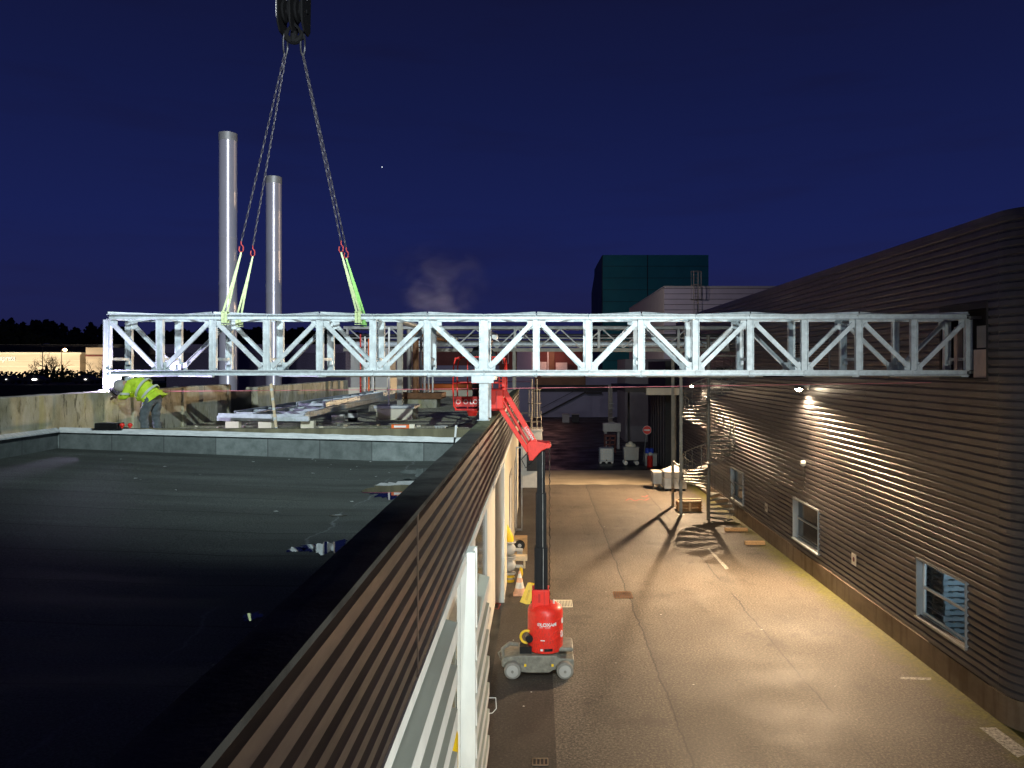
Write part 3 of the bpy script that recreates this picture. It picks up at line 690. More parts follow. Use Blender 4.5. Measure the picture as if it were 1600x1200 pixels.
for a in (pi, pi*1.25, pi*1.5, pi*1.75, 2*pi): m.tube((15.22+.5*cos(a), 74.5+.5*sin(a), 13.6), (15.22+.5*cos(a), 74.5+.5*sin(a), 16.3), .022, n=5)
m.build('safety_cage', M['galv_warm'], lo)
TT = thing('teal_tower', 'tall dark teal windowless block rising against the night sky', 'building')
m = MB(); m.box(10.7, 28.6, 130, 150, 0, 25.9); m.build('wall', M['teal'], TT, smooth=0)
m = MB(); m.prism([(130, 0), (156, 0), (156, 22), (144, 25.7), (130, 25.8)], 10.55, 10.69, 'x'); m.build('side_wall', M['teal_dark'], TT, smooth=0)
m = MB()
for k in range(1, 13): m.box(10.72, 28.6, 129.95, 129.99, k*2-.03, k*2+.03)
m.box(18.2, 18.35, 129.9, 129.949, 0, 25.9); m.build('sheet_joint', M['teal_dark'], TT, smooth=0)

# ------------------------------------------------------------------ far warehouse closing the alley
FW = thing('far_warehouse', 'dark blue-grey warehouse with outside stair closing the far end of the alley', 'building')
m = MB(); m.box(-17, 14.5, 107, 130, 0, 6.4); m.build('wall', M['purple'], FW, smooth=0)
m = MB(); m.box(-.7, 6.4, 106.6, 106.99, 4.5, 5.7); m.build('fascia', M['brown'], FW, smooth=0)
m = MB(); m.box(-.7, 14.5, 106.7, 106.99, 3.55, 4.49); m.build('dark_band', M['dark'], FW, smooth=0)
m = MB(); m.box(-17, 6.2, 109, 130, 6.4, 9.4); m.build('upper_floor', M['maroon'], FW, smooth=0)
m = MB(); m.box(-16.9, -5.7, 108, 108.99, 6.4, 7.2); m.build('upper_parapet', M['purple'], FW, smooth=0)
for x0, x1, mt in ((-3.2, -1.1, 'purple'), (-1.1, -.7, 'plastic_white'), (1.35, 2.1, 'brown'), (1.1, 1.3, 'plastic_white')):
    m = MB(); m.box(x0, x1, 108.7, 108.99, 6.4, 9.3); m.build('pilaster', M[mt], FW, smooth=0)
for x0, x1, z1 in ((-.1, 1.0, 7.0), (2.3, 3.9, 7.6), (-.3, 1.0, 7.7)):
    m = MB(); m.box(x0, x1, 108.0+(z1 > 7.65)*.5, 108.49+(z1 > 7.65)*.2, 6.4, z1); m.build('cabinet', M['plastic_white'], FW, smooth=0)
m = MB()
m.bar((.2, 106.3, .3), (6.4, 106.3, 3.5), .2, .35, (0, 1, 0)); m.bar((.2, 106.1, 1.3), (6.4, 106.1, 4.5), .06, .06)
m.box(6.4, 8.6, 105.6, 106.9, 3.3, 3.5)
m.build('outside_stair', M['dark'], FW, smooth=0)
m = MB(); m.box(-17.5, -.9, 100, 106.9, 0, 5.0); m.build('side_block', M['purple'], FW, smooth=0)
m = MB()
for k in range(5): m.path([(-5.9+.38*k, 108.4, 9.3), (-5.9+.38*k, 108.4, 8.6)], .06, 6)
m.path([(-5.2, 108.2, 8.6), (-5.2, 108.2, 7.5), (-4.4, 108.2, 7.5), (-4.4, 108.2, 8.6)], .07, 6)
m.build('pipework', M['plastic_white'], FW)
for px in (884, 899):
    p = gpt(px, 660); b_ = MB(); b_.box(p.x-.45, p.x+.45, p.y-.4, p.y+.4, 0, 1.0); b_.cm = 1; b_.box(p.x-.5, p.x+.5, p.y-.45, p.y+.45, 1.0, 1.08)
    tag(b_.build('storage_bin', [M['plastic_grey'] if px < 890 else M['dark'], M['plastic_grey']], bevel=.03), 'pale grey bin standing before the far warehouse stair' if px < 890 else 'darker bin to the right of the pale bin before the far stair', 'bin')
# ------------------------------------------------------------------ the lifted truss bridge
BR = thing('truss_bridge', 'long galvanised steel box truss bridge hanging across the alley between two buildings', 'bridge')
YF, YB = 16.8, 17.7
ZB, ZT = 6.98, 8.33
PXS = [168, 250, 333, 417, 500, 583, 668, 756, 838, 920, 1002, 1087, 1172, 1257, 1342, 1428, 1513]
XS = [(p-843)/1200*YF for p in PXS]
for (Yc, s_) in ((YF, 1), (YB, -1)):
    for (z0, z1) in ((ZB+.0, ZB+.115), (ZT-.125, ZT-.01)):
        m = MB()
        zc = (z0+z1)/2
        for a, b in zip(XS[:-1], XS[1:]):       # channel lengths with a small splice gap at each post
            m.chan((a+.008, Yc, zc), (b-.008, Yc, zc), .12, z1-z0, (0, 0, 1), .012, side=-s_)
        m.build('chord', M['galv'], BR, smooth=0)
    for i, x in enumerate(XS):
        m = MB(); zb = 6.66 if (i == 0) else ZB+.117
        wdt = .20 if i == 7 else .15
        m.hbeam((x, Yc+.012*s_, zb), (x, Yc+.012*s_, ZT-.127), .105, wdt, (1, 0, 0), .016)
        m.bar((x-.028, Yc-.012*s_, zb+.001), (x-.028, Yc-.012*s_, ZT-.129), .072, .014, (0, 1, 0))
        m.build('post', M['galv'], BR, smooth=0)
    for i in range(16):
        a, b = XS[i], XS[i+1]; zt_, zb_ = ZT-.22, ZB+.19
        p, q = ((a+.12, Yc, zt_), (b-.12, Yc, zb_)) if i % 2 == 0 else ((a+.12, Yc, zb_), (b-.12, Yc, zt_))
        m = MB(); m.chan(p, q, .05, .095, (0, 0, 1), .008, side=s_)
        m.build('diagonal', M['galv'], BR, smooth=0)
    for i in range(17):
        x = XS[i]; top = i % 2 == 0; y = Yc+.03*s_; hw = .20
        zg0, zg1 = (ZT-.31, ZT-.128) if top else (ZB+.118, ZB+.29)
        for sx in (-1, 1):
            if (i == 0 and sx < 0) or (i == 16 and sx > 0): continue
            m = MB()
            m.prism([(x+sx*.076, zg0), (x+sx*hw, zg0 if not top else zg0+.04), (x+sx*hw, zg1), (x+sx*.076, zg1)], y-.006, y+.006)
            for bx, bz in ((.11, .05), (.16, .10)): m.tube((x+sx*bx, y-s_*.014, zg0+bz), (x+sx*bx, y-s_*.006, zg0+bz), .012, n=6)
            m.build('gusset_plate', M['galv'], BR, smooth=0)
for i, x in enumerate(XS):
    m = MB()
    for z in (ZB+.06, ZT-.08): m.hbeam((x, YF+.056, z), (x, YB-.056, z), .07, .08, (0, 0, 1), .008)
    m.build('cross_beam', M['galv'], BR, smooth=0)
    m = MB(); m.chan((x+.02, YF+.06, 7.34), (x+.02, YB-.06, 7.34), .05, .06); m.box(x-.02, x+.06, YB-.14, YB-.06, 7.22, 7.31); m.build('pipe_support', M['galv'], BR, smooth=0)
for i in range(16):
    a, b = XS[i], XS[i+1]
    p, q = ((a, YF, ZT+.006), (b, YB, ZT+.006)) if i % 2 == 0 else ((a, YB, ZT+.006), (b, YF, ZT+.006))
    m = MB(); d = (V(q)-V(p)).normalized(); m.bar(p, q, .07, .008); m.bar(p, q, .008, .035, (0, 0, 1), (.03, .02)); m.build('top_bracing', M['galv'], BR, smooth=0)
    if i % 3 != 2:
        m = MB(); p2 = (p[0], p[1], ZB-.01); q2 = (q[0], q[1], ZB-.01); m.bar(p2, q2, .07, .05); m.build('bottom_bracing', M['galv'], BR, smooth=0)
for (xa, xb) in ((XS[4], XS[6]), (XS[8]+.1, XS[9]-.1), (XS[9], XS[13]), (XS[12]+.3, XS[14]), (XS[14]+.7, XS[16]-.05)):
    m = MB(); m.box(xa, xb, YF+.05, YF+.32, ZB-.035, ZB-.012); m.build('base_tray', M['galv_warm'], BR, smooth=0)
# temporary centre trestle column under the bridge
m = MB(); x = XS[7]
m.hbeam((x, YF, PT+.01), (x, YF, ZB-.10), .19, .16, (0, 1, 0), .014); m.build('centre_leg', M['galv'], BR, smooth=0)
m = MB(); m.hbeam((x+.03, YB-.05, PT-.33), (x+.03, YB-.05, ZB-.10), .15, .14, (0, 1, 0), .014); m.build('centre_leg', M['galv'], BR, smooth=0)
m = MB(); m.box(x-.24, x+.24, YF-.12, YB+.05, ZB-.10, ZB-.012); m.box(x-.26, x+.22, YF-.13, YF-.12, ZB-.16, ZB-.0); m.build('head_plate', M['galv'], BR, smooth=0)
m = MB(); m.box(x-.14, x+.13, YF-.13, YF+.13, PT+.0, PT+.015); m.build('base_plate', M['galv'], BR, smooth=0)
m = MB(); m.box(XS[0]-.14, XS[0]+.22, YF-.11, YF+.30, 6.652, 6.668); m.build('base_plate', M['galv'], BR, smooth=0)
m = MB(); m.box(XS[0]+.06, XS[0]+.30, YF-.02, YF+.0, 6.70, ZB+.0); m.build('stiffener', M['galv'], BR, smooth=0)
m = MB(); m.box(XS[16]+.02, XS[16]+.28, YF-.03, YF+.03, ZT-.11, ZT-.05); m.box(XS[16]+.02, XS[16]+.28, YF-.03, YF+.03, ZB+.04, ZB+.10); m.build('end_stub', M['galv_dull'], BR, smooth=0)

# ------------------------------------------------------------------ crane hook, chains, slings
HK = thing('crane_hook_block', 'black crane hook block hanging at the top of the picture', 'crane hook')
def hp(x, y): return PX(x, y, 17.25)
m = MB(); c = hp(459, 22)
for dx in (-.2, -.07, .08, .2): m.lathe([(.0, -.03), (.22, -.03), (.25, 0), (.22, .03), (.0, .03)], (c.x+dx, 17.25, c.z+.05), 22, 'x')
m.build('sheave', M['hookblack'], HK)
m = MB()
for dx in (-.27, .0, .27): m.prism([(16.95, c.z-.30), (17.1, c.z-.45), (17.4, c.z-.45), (17.55, c.z-.30), (17.6, c.z+.6), (16.9, c.z+.6)], c.x+dx-.02, c.x+dx+.02, 'x')
m.tube((c.x-.31, 17.25, c.z+.05), (c.x+.31, 17.25, c.z+.05), .05); m.build('cheek_plate', M['hookblack'], HK, bevel=.01)
m = MB(); m.prism([(16.94, c.z-.1), (17.0, c.z-.3), (17.05, c.z+.6), (16.92, c.z+.6)], c.x-.296, c.x-.291, 'x'); m.build('stripe', M['plastic_white'], HK, smooth=0)
m = MB(); m.tube((c.x, 17.25, c.z-.65), (c.x, 17.25, c.z-.40), .09, .07); 
hkz = hp(459, 63).z
m.path([(c.x, 17.25, c.z-.62), (c.x+.02, 17.25, hkz+.12), (c.x+.0, 17.25, hkz)], .07, 8)
m.path([(c.x+.18*cos(a), 17.25, hkz+.16+.18*sin(a)) for a in [pi*.9+(1.2*pi)*k/14 for k in range(15)]], [.03+.05*sin(pi*k/14) for k in range(15)], 8)
m.path([(c.x-.20, 17.25, hkz+.02), (c.x-.12, 17.25, hkz+.25), (c.x, 17.25, hkz+.38)], .035, 6); m.path([(c.x+.20, 17.25, hkz+.02), (c.x+.12, 17.25, hkz+.25), (c.x, 17.25, hkz+.38)], .035, 6)
m.build('hook', M['hookblack'], HK)
m = MB()
for dx in (-.3, -.16, .16, .3): m.tube((c.x+dx, 17.25, c.z+.3), (c.x+dx*.9, 17.25, c.z+30), .012, n=5)
m.build('hoist_rope', M['steel_dark'], HK)
def chain(name_label, p, q, grp='lifting chains'):
    t_ = thing('lifting_chain', name_label, 'chain', grp)
    p = V(p); q = V(q); d = (q-p); n = int(d.length/.105); d.normalize(); a = d.orthogonal().normalized(); b = d.cross(a); m = MB()
    for k in range(n):
        c0 = p+(q-p)*((k+.5)/n); u = (a if k % 2 else b)
        pts = [c0+d*(.060*cos(t))+u*(.019*sin(t)) for t in [2*pi*j/8 for j in range(8)]]
        m.path(pts, .0075, 5, True)
    m.build('links', M['chain'], t_)
    m = MB(); u = V((1, 0, 0)); e_ = q
    m.path([e_+V((0, 0, .02)), e_+V((0, 0, -.05)), e_+V((.045, 0, -.11)), e_+V((.04, 0, -.20)), e_+V((-.015, 0, -.235)), e_+V((-.05, 0, -.18)), e_+V((-.04, 0, -.10))], .014, 6)
    m.build('hook', M['hook_red'], t_); return t_
top1 = hp(446, 84); top2 = hp(473, 84)
m = MB()
for p in (top1, top2): m.path([V((p.x+.05*cos(a), 17.25, p.z+.22+.26*sin(a))) for a in [2*pi*k/14 for k in range(14)]], .022, 6, True)
m.build('master_ring', M['black'], HK)
cl = {'a': ((377, 378), 16.85, (352, 495)), 'b': ((395, 385), 17.6, (374, 488)), 'c': ((533, 378), 16.85, (560, 490)), 'd': ((541, 388), 17.6, (568, 488))}
labs = {'a': 'outermost left steel chain rising to the crane hook', 'b': 'inner left steel chain rising to the crane hook', 'c': 'inner right steel chain rising to the crane hook', 'd': 'outermost right steel chain with the bright green sling below'}
slabs = {'a': 'pale green sling crossing in front of the tall left flue', 'b': 'pale green sling between the two flues', 'c': 'pale yellowish sling of the right-hand pair', 'd': 'bright green sling, right one of the right-hand pair'}
for k, ((x, y), Yd, (sx, sy)) in cl.items():
    e_ = PX(x, y, Yd); chain(labs[k], (top1 if k in 'ab' else top2)+V((0, (Yd-17.25)*.1, 0)), e_)
    s0 = e_+V((0, 0, -.23)); Yc = YF if Yd < 17 else YB; s1 = V(((sx-843)/1200*Yc, Yc, ZT+.03)); m = MB()
    wd = .018
    for off, o2 in ((-wd, -.08), (wd, .06)):
        m.path([s0, s0+(s1-s0)*.5+V((off*.8, 0, 0)), s1+V((off, o2, 0))], [.018, .026, .024], 6)
    xx = s1.x
    for off in (-.03, .03):
        m.bar((xx+off, Yc-.062, ZT+.05), (xx+off, Yc-.062, ZT-.20), .07, .012, (0, 1, 0)); m.bar((xx+off, Yc+.062, ZT+.05), (xx+off, Yc+.062, ZT-.20), .07, .012, (0, 1, 0))
        m.bar((xx+off, Yc-.07, ZT+.045), (xx+off, Yc+.07, ZT+.045), .07, .012); m.bar((xx+off, Yc-.07, ZT-.235), (xx+off, Yc+.07, ZT-.235), .07, .012)
    tag(m.build('lifting_sling', M['green_sling'] if k == 'd' else M['pale_sling']), slabs[k], 'sling', 'lifting slings')

# ------------------------------------------------------------------ flues
def flue(px0, px1, ptop, Y, lab):
    x = ((px0+px1)/2-843)/1200*Y; r = (px1-px0)/2400*Y; zt_ = CZ-(ptop-571)/1200*Y
    t_ = thing('chimney_flue', lab, 'chimney', 'stainless steel flues', )
    m = MB(); pr = [(r, 0)]; z = 3.0
    while z < zt_-.6: pr += [(r, z-.03), (r*1.012, z-.02), (r*1.012, z+.02), (r, z+.03)]; z += 1.9
    pr += [(r, zt_-.35), (r, zt_-.02)]
    m.lathe(pr, (x, Y, 0), 40); m.build('shaft', M['stainless'], t_, smooth=50)
    m = MB(); m.lathe([(r*.9, 0), (r*1.04, 0), (r*1.04, .32), (r*.9, .32)], (x, Y, zt_-.32), 40); m.build('cap_ring', M['galv_dull'], t_)
flue(343, 369.5, 209, 32, 'taller left stainless steel flue behind the bridge')
flue(416, 439.5, 277, 36, 'shorter right stainless steel flue behind the bridge')

# ------------------------------------------------------------------ pipe rack beyond the bridge
PR = thing('pipe_rack', 'older grey lattice pipe bridge crossing behind the new truss', 'pipe bridge')
YA, YC_ = 37.6, 38.7; za, zb = 8.05, 9.05; x0, x1 = -9.6, 9.3
for Yc in (YA, YC_):
    m = MB()
    m.hbeam((x0, Yc, zb), (x1, Yc, zb), .14, .14, (0, 0, 1), .02); m.build('top_chord', M['galv_dull'], PR, smooth=0)
    m = MB(); m.hbeam((x0, Yc, za-.08), (x1, Yc, za-.08), .14, .16, (0, 0, 1), .02); m.build('bottom_chord', M['galv_warm'], PR, smooth=0)
x = -9.3; k = 0
while x < 9:
    m = MB(); m.bar((x, YA, zb-.06), (x+1.03, YA, za), .06, .06, (0, 1, 0)); m.build('brace', M['galv_dull'], PR, smooth=0)
    m = MB(); m.bar((x+1.03, YA, za), (x+2.06, YA, zb-.06), .06, .06, (0, 1, 0)); m.build('brace', M['galv_dull'], PR, smooth=0); x += 2.06
for (z, r, mt, y) in ((8.24, .13, 'galv', 37.9), (8.55, .05, 'galv_dull', 37.9), (8.28, .10, 'galv_dull', 38.3), (8.7, .07, 'steel_dark', 38.2), (8.42, .04, 'galv_warm', 38.45)):
    m = MB(); m.tube((x0, y, z), (x1, y, z), r, n=12); m.build('pipe', M[mt], PR)
for xx in (-9.4, -5.1, -1.2, 2.9, 6.8, 9.2):
    m = MB()
    for z in (za-.02, zb+.02): m.bar((xx, YA, z), (xx, YC_, z), .1, .1)
    m.bar((xx, YA, za), (xx, YA, zb), .12, .12, (0, 1, 0)); m.build('cross_frame', M['galv_dull'], PR, smooth=0)
m = MB(); m.box(x0, x1, YA+.1, YC_-.1, zb+.06, zb+.09); m.build('cover_plate', M['steel_dark'], PR, smooth=0)
for (xx, yy) in ((6.8, 36.95), (6.82, 39.3)):
    m = MB(); m.hbeam((xx, yy, .02), (xx, yy, za-.16), .13, .13, (0, 1, 0), .014); m.box(xx-.14, xx+.14, yy-.14, yy+.14, .002, .022)
    m.bar((xx, yy, za-.2), (xx, (YA if yy < 38 else YC_), za-.2), .1, .1); m.build('leg', M['galv_warm'], PR, smooth=0)
m = MB(); m.bar((6.81, 37.03, 2.3), (6.82, 39.22, 2.3), .08, .08); m.build('leg_tie', M['galv_warm'], PR, smooth=0)
for yy in (YA, YC_):
    m = MB(); m.hbeam((-1.25, yy, 5.6), (-1.25, yy, za-.16), .14, .14, (0, 1, 0), .014); m.build('leg', M['galv_warm'], PR, smooth=0)
# roof pipe supports on concrete blocks
CB = thing('pipe_pillar_base', 'nearer pale concrete block on the gravel roof carrying two standpipes', 'concrete plinth')
m = MB(); m.box(-4.66, -3.62, 21.9, 22.9, 5.63, 5.97); m.cm = 1; m.box(-4.72, -3.56, 21.84, 22.96, 5.97, 6.05); m.build('block', [M['cream'], M['flash']], CB, bevel=.012)
m = MB(); m.hbeam((-4.05, 22.3, 6.05), (-4.05, 22.3, 8.45), .15, .15, (0, 1, 0), .016); m.build('column', M['galv_warm'], CB, smooth=0)
m = MB(); m.tube((-4.36, 22.25, 6.05), (-4.36, 22.25, 8.3), .03, n=8); m.build('standpipe', M['white'], CB)
m = MB(); m.tube((-4.05, 22.3, 8.5), (-4.05, 37.7, 8.5), .09, n=12); m.build('pipe', M['galv'], CB)
CB2 = thing('pipe_pillar_base', 'farther rust-stained block on the gravel roof carrying a cluster of pipes', 'concrete plinth')
m = MB(); m.box(-5.1, -3.75, 28, 29.1, 5.63, 5.98); m.cm = 1; m.box(-5.25, -3.55, 27.9, 29.2, 5.98, 6.2); m.build('block', [M['conc'], M['rust']], CB2, bevel=.02)
for i, (x, r, mt) in enumerate(((-4.82, .09, 'galv_warm'), (-4.58, .11, 'rust'), (-4.38, .045, 'steel_dark'), (-4.25, .05, 'galv_dull'), (-4.1, .04, 'galv_dull'), (-3.95, .03, 'white_old'))):
    m = MB(); m.tube((x, 28.4, 6.2), (x, 28.4, 8.5), r, n=12)
    if i < 3: m.tube((x, 28.4, 8.45), (x, 37.8, 8.45), r, n=12)
    m.build('pipe', M[mt], CB2)
RS = thing('pipe_riser', 'thin red and white vertical pipes beside the roof plant room', 'pipes')
for i, (x, mt) in enumerate(((-8.02, 'red_dark'), (-7.82, 'white_old'), (-7.65, 'orange'), (-7.45, 'white_old'))):
    m = MB(); m.tube((x, 34.4, 5.65), (x, 34.4, 8.6-.1*i), .035, n=8); m.build('pipe', M[mt], RS)
m = MB(); m.box(-8.1, -7.38, 34.43, 34.47, 6.4, 6.46); m.box(-8.1, -7.38, 34.43, 34.47, 7.8, 7.86); m.build('clamp_rail', M['galv_dull'], RS, smooth=0)

# ------------------------------------------------------------------ materials lying on the gravel roof
SF = thing('steel_frame_stack', 'stacked galvanised frame sections lying on blocks on the gravel roof', 'steel frames')
def lay(x0_, x1_, ya, yb, z, tw=0):
    m = MB()
    for s_ in (0, 1):
        xa = x0_ if s_ == 0 else x1_
        m.chan((xa, ya, z), (xa+tw, yb, z), .09, .14, (0, 0, 1), .012, side=1 if s_ else -1)
    m.build('side_beam', M['galv'], SF, smooth=0)
    y = ya+.05
    while y < yb:
        m = MB(); m.bar((x0_+tw*(y-ya)/(yb-ya), y, z), (x1_+tw*(y-ya)/(yb-ya), y, z), .07, .07); m.build('cross_bar', M['galv'], SF, smooth=0); y += 1.15
lay(-6.95, -5.75, 18.7, 31.5, 5.98, -.1); lay(-7.75, -7.1, 19.6, 30.5, 5.97); lay(-6.6, -5.9, 21.0, 31.0, 6.13, .05)
m = MB(); m.bar((-7.75, 18.5, 5.93), (-5.5, 18.35, 5.93), .10, .12); m.bar((-7.6, 18.2, 6.02), (-6.3, 18.1, 6.0), .08, .1); m.build('cross_bar', M['galv'], SF, smooth=0)
for i, (x, y) in enumerate(((-7.35, 18.45), (-6.55, 18.4), (-5.6, 18.6), (-5.5, 21), (-6.9, 24), (-5.6, 26))):
    m = MB(); m.box(x-.16, x+.16, y-.1, y+.1, 5.64, 5.86); m.build('bearer_block', M['cream'] if i != 3 else M['plastic_white'], SF, bevel=.01)
o = MB(); o.box(-4.75-.1, -4.75+.1, 19.6, 19.75, 5.65, 5.95); 
for i, (px, py, Y, sx) in enumerate(((430, 648, 20.5, .30), (566, 645, 24, .25))):
    p = PX(px, py, Y)
m = MB(); m.lathe([(.0, 0), (.12, 0), (.13, .02), (.13, .28), (.12, .30), (.0, .30)], (-5.18, 21.3, 5.66), 16); m.cm = 1; m.lathe([(.132, .1), (.134, .1), (.134, .22), (.132, .22)], (-5.18, 21.3, 5.66), 16)
tag(m.build('bucket', [M['black'], M['white']]), 'black bucket with a white band left of the pale concrete block', 'bucket')
m = MB(); m.bar(PX(432.5, 676, 15.4), PX(423.5, 600, 15.9), .05, .03, (0, 1, 0)); m.cm = 1
for k in range(5): 
    a_ = PX(432.5, 676, 15.4); b_ = PX(423.5, 600, 15.9); p = a_+(b_-a_)*(k*.2+.05); q = a_+(b_-a_)*(k*.2+.1); m.bar(p+V((0, -.0005, 0)), q+V((0, -.0005, 0)), .054, .034, (0, 1, 0))
tag(m.build('timber_batten', [M['wood_pale'], M['flash']], smooth=0), 'slender striped batten leaning behind the low concrete wall', 'batten')
m = MB(); m.box(-6.45, -4.2+.9, 14.5, 14.56, 0, 0); m = MB()
xl = (612-843)/1200*14.62; xr_ = (640-843)/1200*14.62
m.box(xl, xr_, 14.58, 14.64, PT+.005, PT+.075); m.cm = 1; m.box(xl+.05, xr_-.06, 14.576, 14.58, PT+.02, PT+.06); m.cm = 2; m.box(xr_+.0, xr_+.10, 14.57, 14.65, PT+.005, PT+.08)
tag(m.build('spirit_level', [M['orange'], M['white'], M['cream']], bevel=.003), 'short orange and white spirit level lying on the low concrete wall', 'level')
m = MB()
for i in range(4): m.box(-1.98+.05*i, -1.94+.05*i, 14.58+.01*i, 14.62+.01*i, PT+.004, PT+.045)
m.box(-2.0, -1.75, 14.6, 14.63, PT+.03, PT+.055); tag(m.build('clamp', M['galv_dull'], bevel=.004), 'small grey metal clamp lying near the right end of the low concrete wall', 'clamp')
# hooked pipe bent over the cross wall near the parapet
m = MB(); m.path([(-1.62, CY-.09, 5.45), (-1.60, CY-.085, 5.75), (-1.58, CY-.06, PT+.02), (-1.575, CY-.04, PT+.06)], [.018, .016, .014, .014], 8); m.cm = 1; m.path([(-1.585, CY-.075, 5.85), (-1.57, CY-.06, PT+.04), (-1.565, CY-.05, PT+.07)], .022, 8)
tag(m.build('cable_end', [M['black'], M['white']]), 'black and white cable stub hooked over the low wall beside the parapet', 'cable')
m = MB(); n = 60; vs = []
for i in range(n+1):
    u = i/n; vs.append((-9.1+.0+(XR+9.1-.04)*u, 18.25, 6.585+.21*u-.06*4*u*(1-u)*.4))
m.path(vs, .0065, 5); tag(m.build('guide_string', M['string']), 'thin taut pink string stretched across the roof and alley under the bridge', 'string')
# black cables, stones and timber offcuts on the gravel
def cable(label, pts, r=.016):
    m = MB(); P_ = [V(p) for p in pts]; out_ = []
    for i in range(len(P_)-1):
        for k in range(6):
            u = k/6; p0 = P_[max(0, i-1)]; p1 = P_[i]; p2 = P_[i+1]; p3 = P_[min(len(P_)-1, i+2)]
            out_.append(.5*((2*p1)+(p2-p0)*u+(2*p0-5*p1+4*p2-p3)*u*u+(3*p1-p0-3*p2+p3)*u**3))
    out_.append(P_[-1]); m.path(out_, r, 6); return tag(m.build('cable', M['black']), label, 'cable', 'black cables on the gravel roof')
cable('black cable snaking over the gravel in front of the pale concrete block', [(-6.2, 16.4, 5.68), (-5.2, 17.4, 5.69), (-4.2, 16.8, 5.68), (-3.2, 17.6, 5.69), (-2.2, 17.0, 5.68), (-1.5, 17.8, 5.69)])
cable('black cable lying in a loose loop left of the spirit level', [(-5.6, 15.6, 5.68), (-4.9, 15.9, 5.69), (-4.0, 15.5, 5.68), (-4.3, 16.4, 5.69), (-5.3, 16.2, 5.70), (-6.3, 17.2, 5.69)])
cable('black cable running back toward the raised lift platform', [(-3.4, 15.4, 5.68), (-2.7, 16.2, 5.69), (-2.3, 18.4, 5.69), (-1.9, 21, 5.68), (-2.4, 24, 5.68)])
m = MB()
for _ in range(220):
    x = R.uniform(-8.8, -1.5); y = CY+.35+abs(R.gauss(0, 3.0)); s_ = R.uniform(.015, .055); a = R.uniform(0, 3); m.cm = R.choice((0, 0, 0, 1, 2))
    k0 = len(m.v); m.box(-s_, s_, -s_*.6, s_*.6, 0, s_*R.uniform(.4, .9)); m.xf(Matrix.Translation((x, y, 5.66)) @ Matrix.Rotation(a, 4, 'Z') @ Matrix.Rotation(R.uniform(-.3, .3), 4, 'X'), k0)
tag(m.build('roof_offcuts', [M['cream'], M['wood_pale'], M['galv_dull']], smooth=0), 'scattered stones and small offcuts on the gravel roof', 'debris', kind='stuff')
# toolbox on the cross wall
TB = thing('toolbox', 'flat black toolbox with red grips resting on the low wall by the welder', 'toolbox')
m = MB(); m.box(-8.36, -7.93, 14.42, 14.68, PT+.01, PT+.115); m.build('case', M['black'], TB, bevel=.012)
m = MB(); m.box(-8.42, -7.85, 14.40, 14.70, PT-.005+.01, PT+.018); m.build('tray', M['black'], TB, bevel=.004)
for x in (-7.88, -7.73):
    m = MB(); m.ball((x, 14.5, PT+.075), .045, .04, .04); m.tube((x, 14.5, PT+.02), (x, 14.5, PT+.05), .02); m.build('grip', M['red'], TB)

# ------------------------------------------------------------------ mast lift
LF = thing('mast_lift', 'red and grey vertical mast lift with the platform raised behind the bridge', 'aerial lift')
m = MB(); y0, y1 = 17.72, 18.62
m.prism([(-.80, .20), (-.66, .155), (-.36, .11), (-.28, .10), (.22, .10), (.32, .16), (.50, .19), (.80, .22), (.80, .42), (.45, .44), (.40, .50), (-.45, .50), (-.80, .46), (-.88, .40), (-.88, .26)], y0, y1)
m.build('chassis', M['chassis'], LF, bevel=.025)
m = MB(); m.prism([(.30, .52), (.78, .52), (.80, .60), (.72, .62), (.30, .62)], 17.9, 18.6); m.build('battery_cover', M['chassis'], LF, bevel=.03)
m = MB(); m.path([(-.84, 17.9, .35), (-.86, 17.85, .62), (-.70, 17.85, .74), (-.50, 17.9, .70)], .045, 8); m.path([(-.9, 18.0, .3), (-.96, 17.9, .5), (-.84, 17.85, .62)], .02, 6); m.build('steering_arm', M['chassis'], LF)
for (x, yy) in ((-.62, 17.64), (.585, 17.64), (-.62, 18.66), (.585, 18.66)):
    wm = MB(); s_ = 1 if yy < 18 else -1; wm.lathe([(.05, -.07), (.15, -.075), (.185, -.06), (.20, -.03), (.20, .05), (.17, .07), (.05, .07)], (x, yy, .20), 30, 'y'); wh = wm.build('wheel', M['rubber'], LF)
    m = MB(); m.lathe([(.02, -.02), (.135, -.015), (.14, 0), (.02, 0)], (x, yy-s_*.073, .20), 24, 'y'); m.cm = 1; m.lathe([(.0, -.02), (.03, -.02), (.03, 0), (.0, 0)], (x, yy-s_*.095, .20), 12, 'y'); m.build('rim', [M['plastic_grey'], M['rubber']], wh)
for x in (-.33, .30):
    m = MB(); m.box(x-.025, x+.025, 17.715, 17.72, .25, .31); m.build('reflector', M['yellow'], LF, smooth=0)
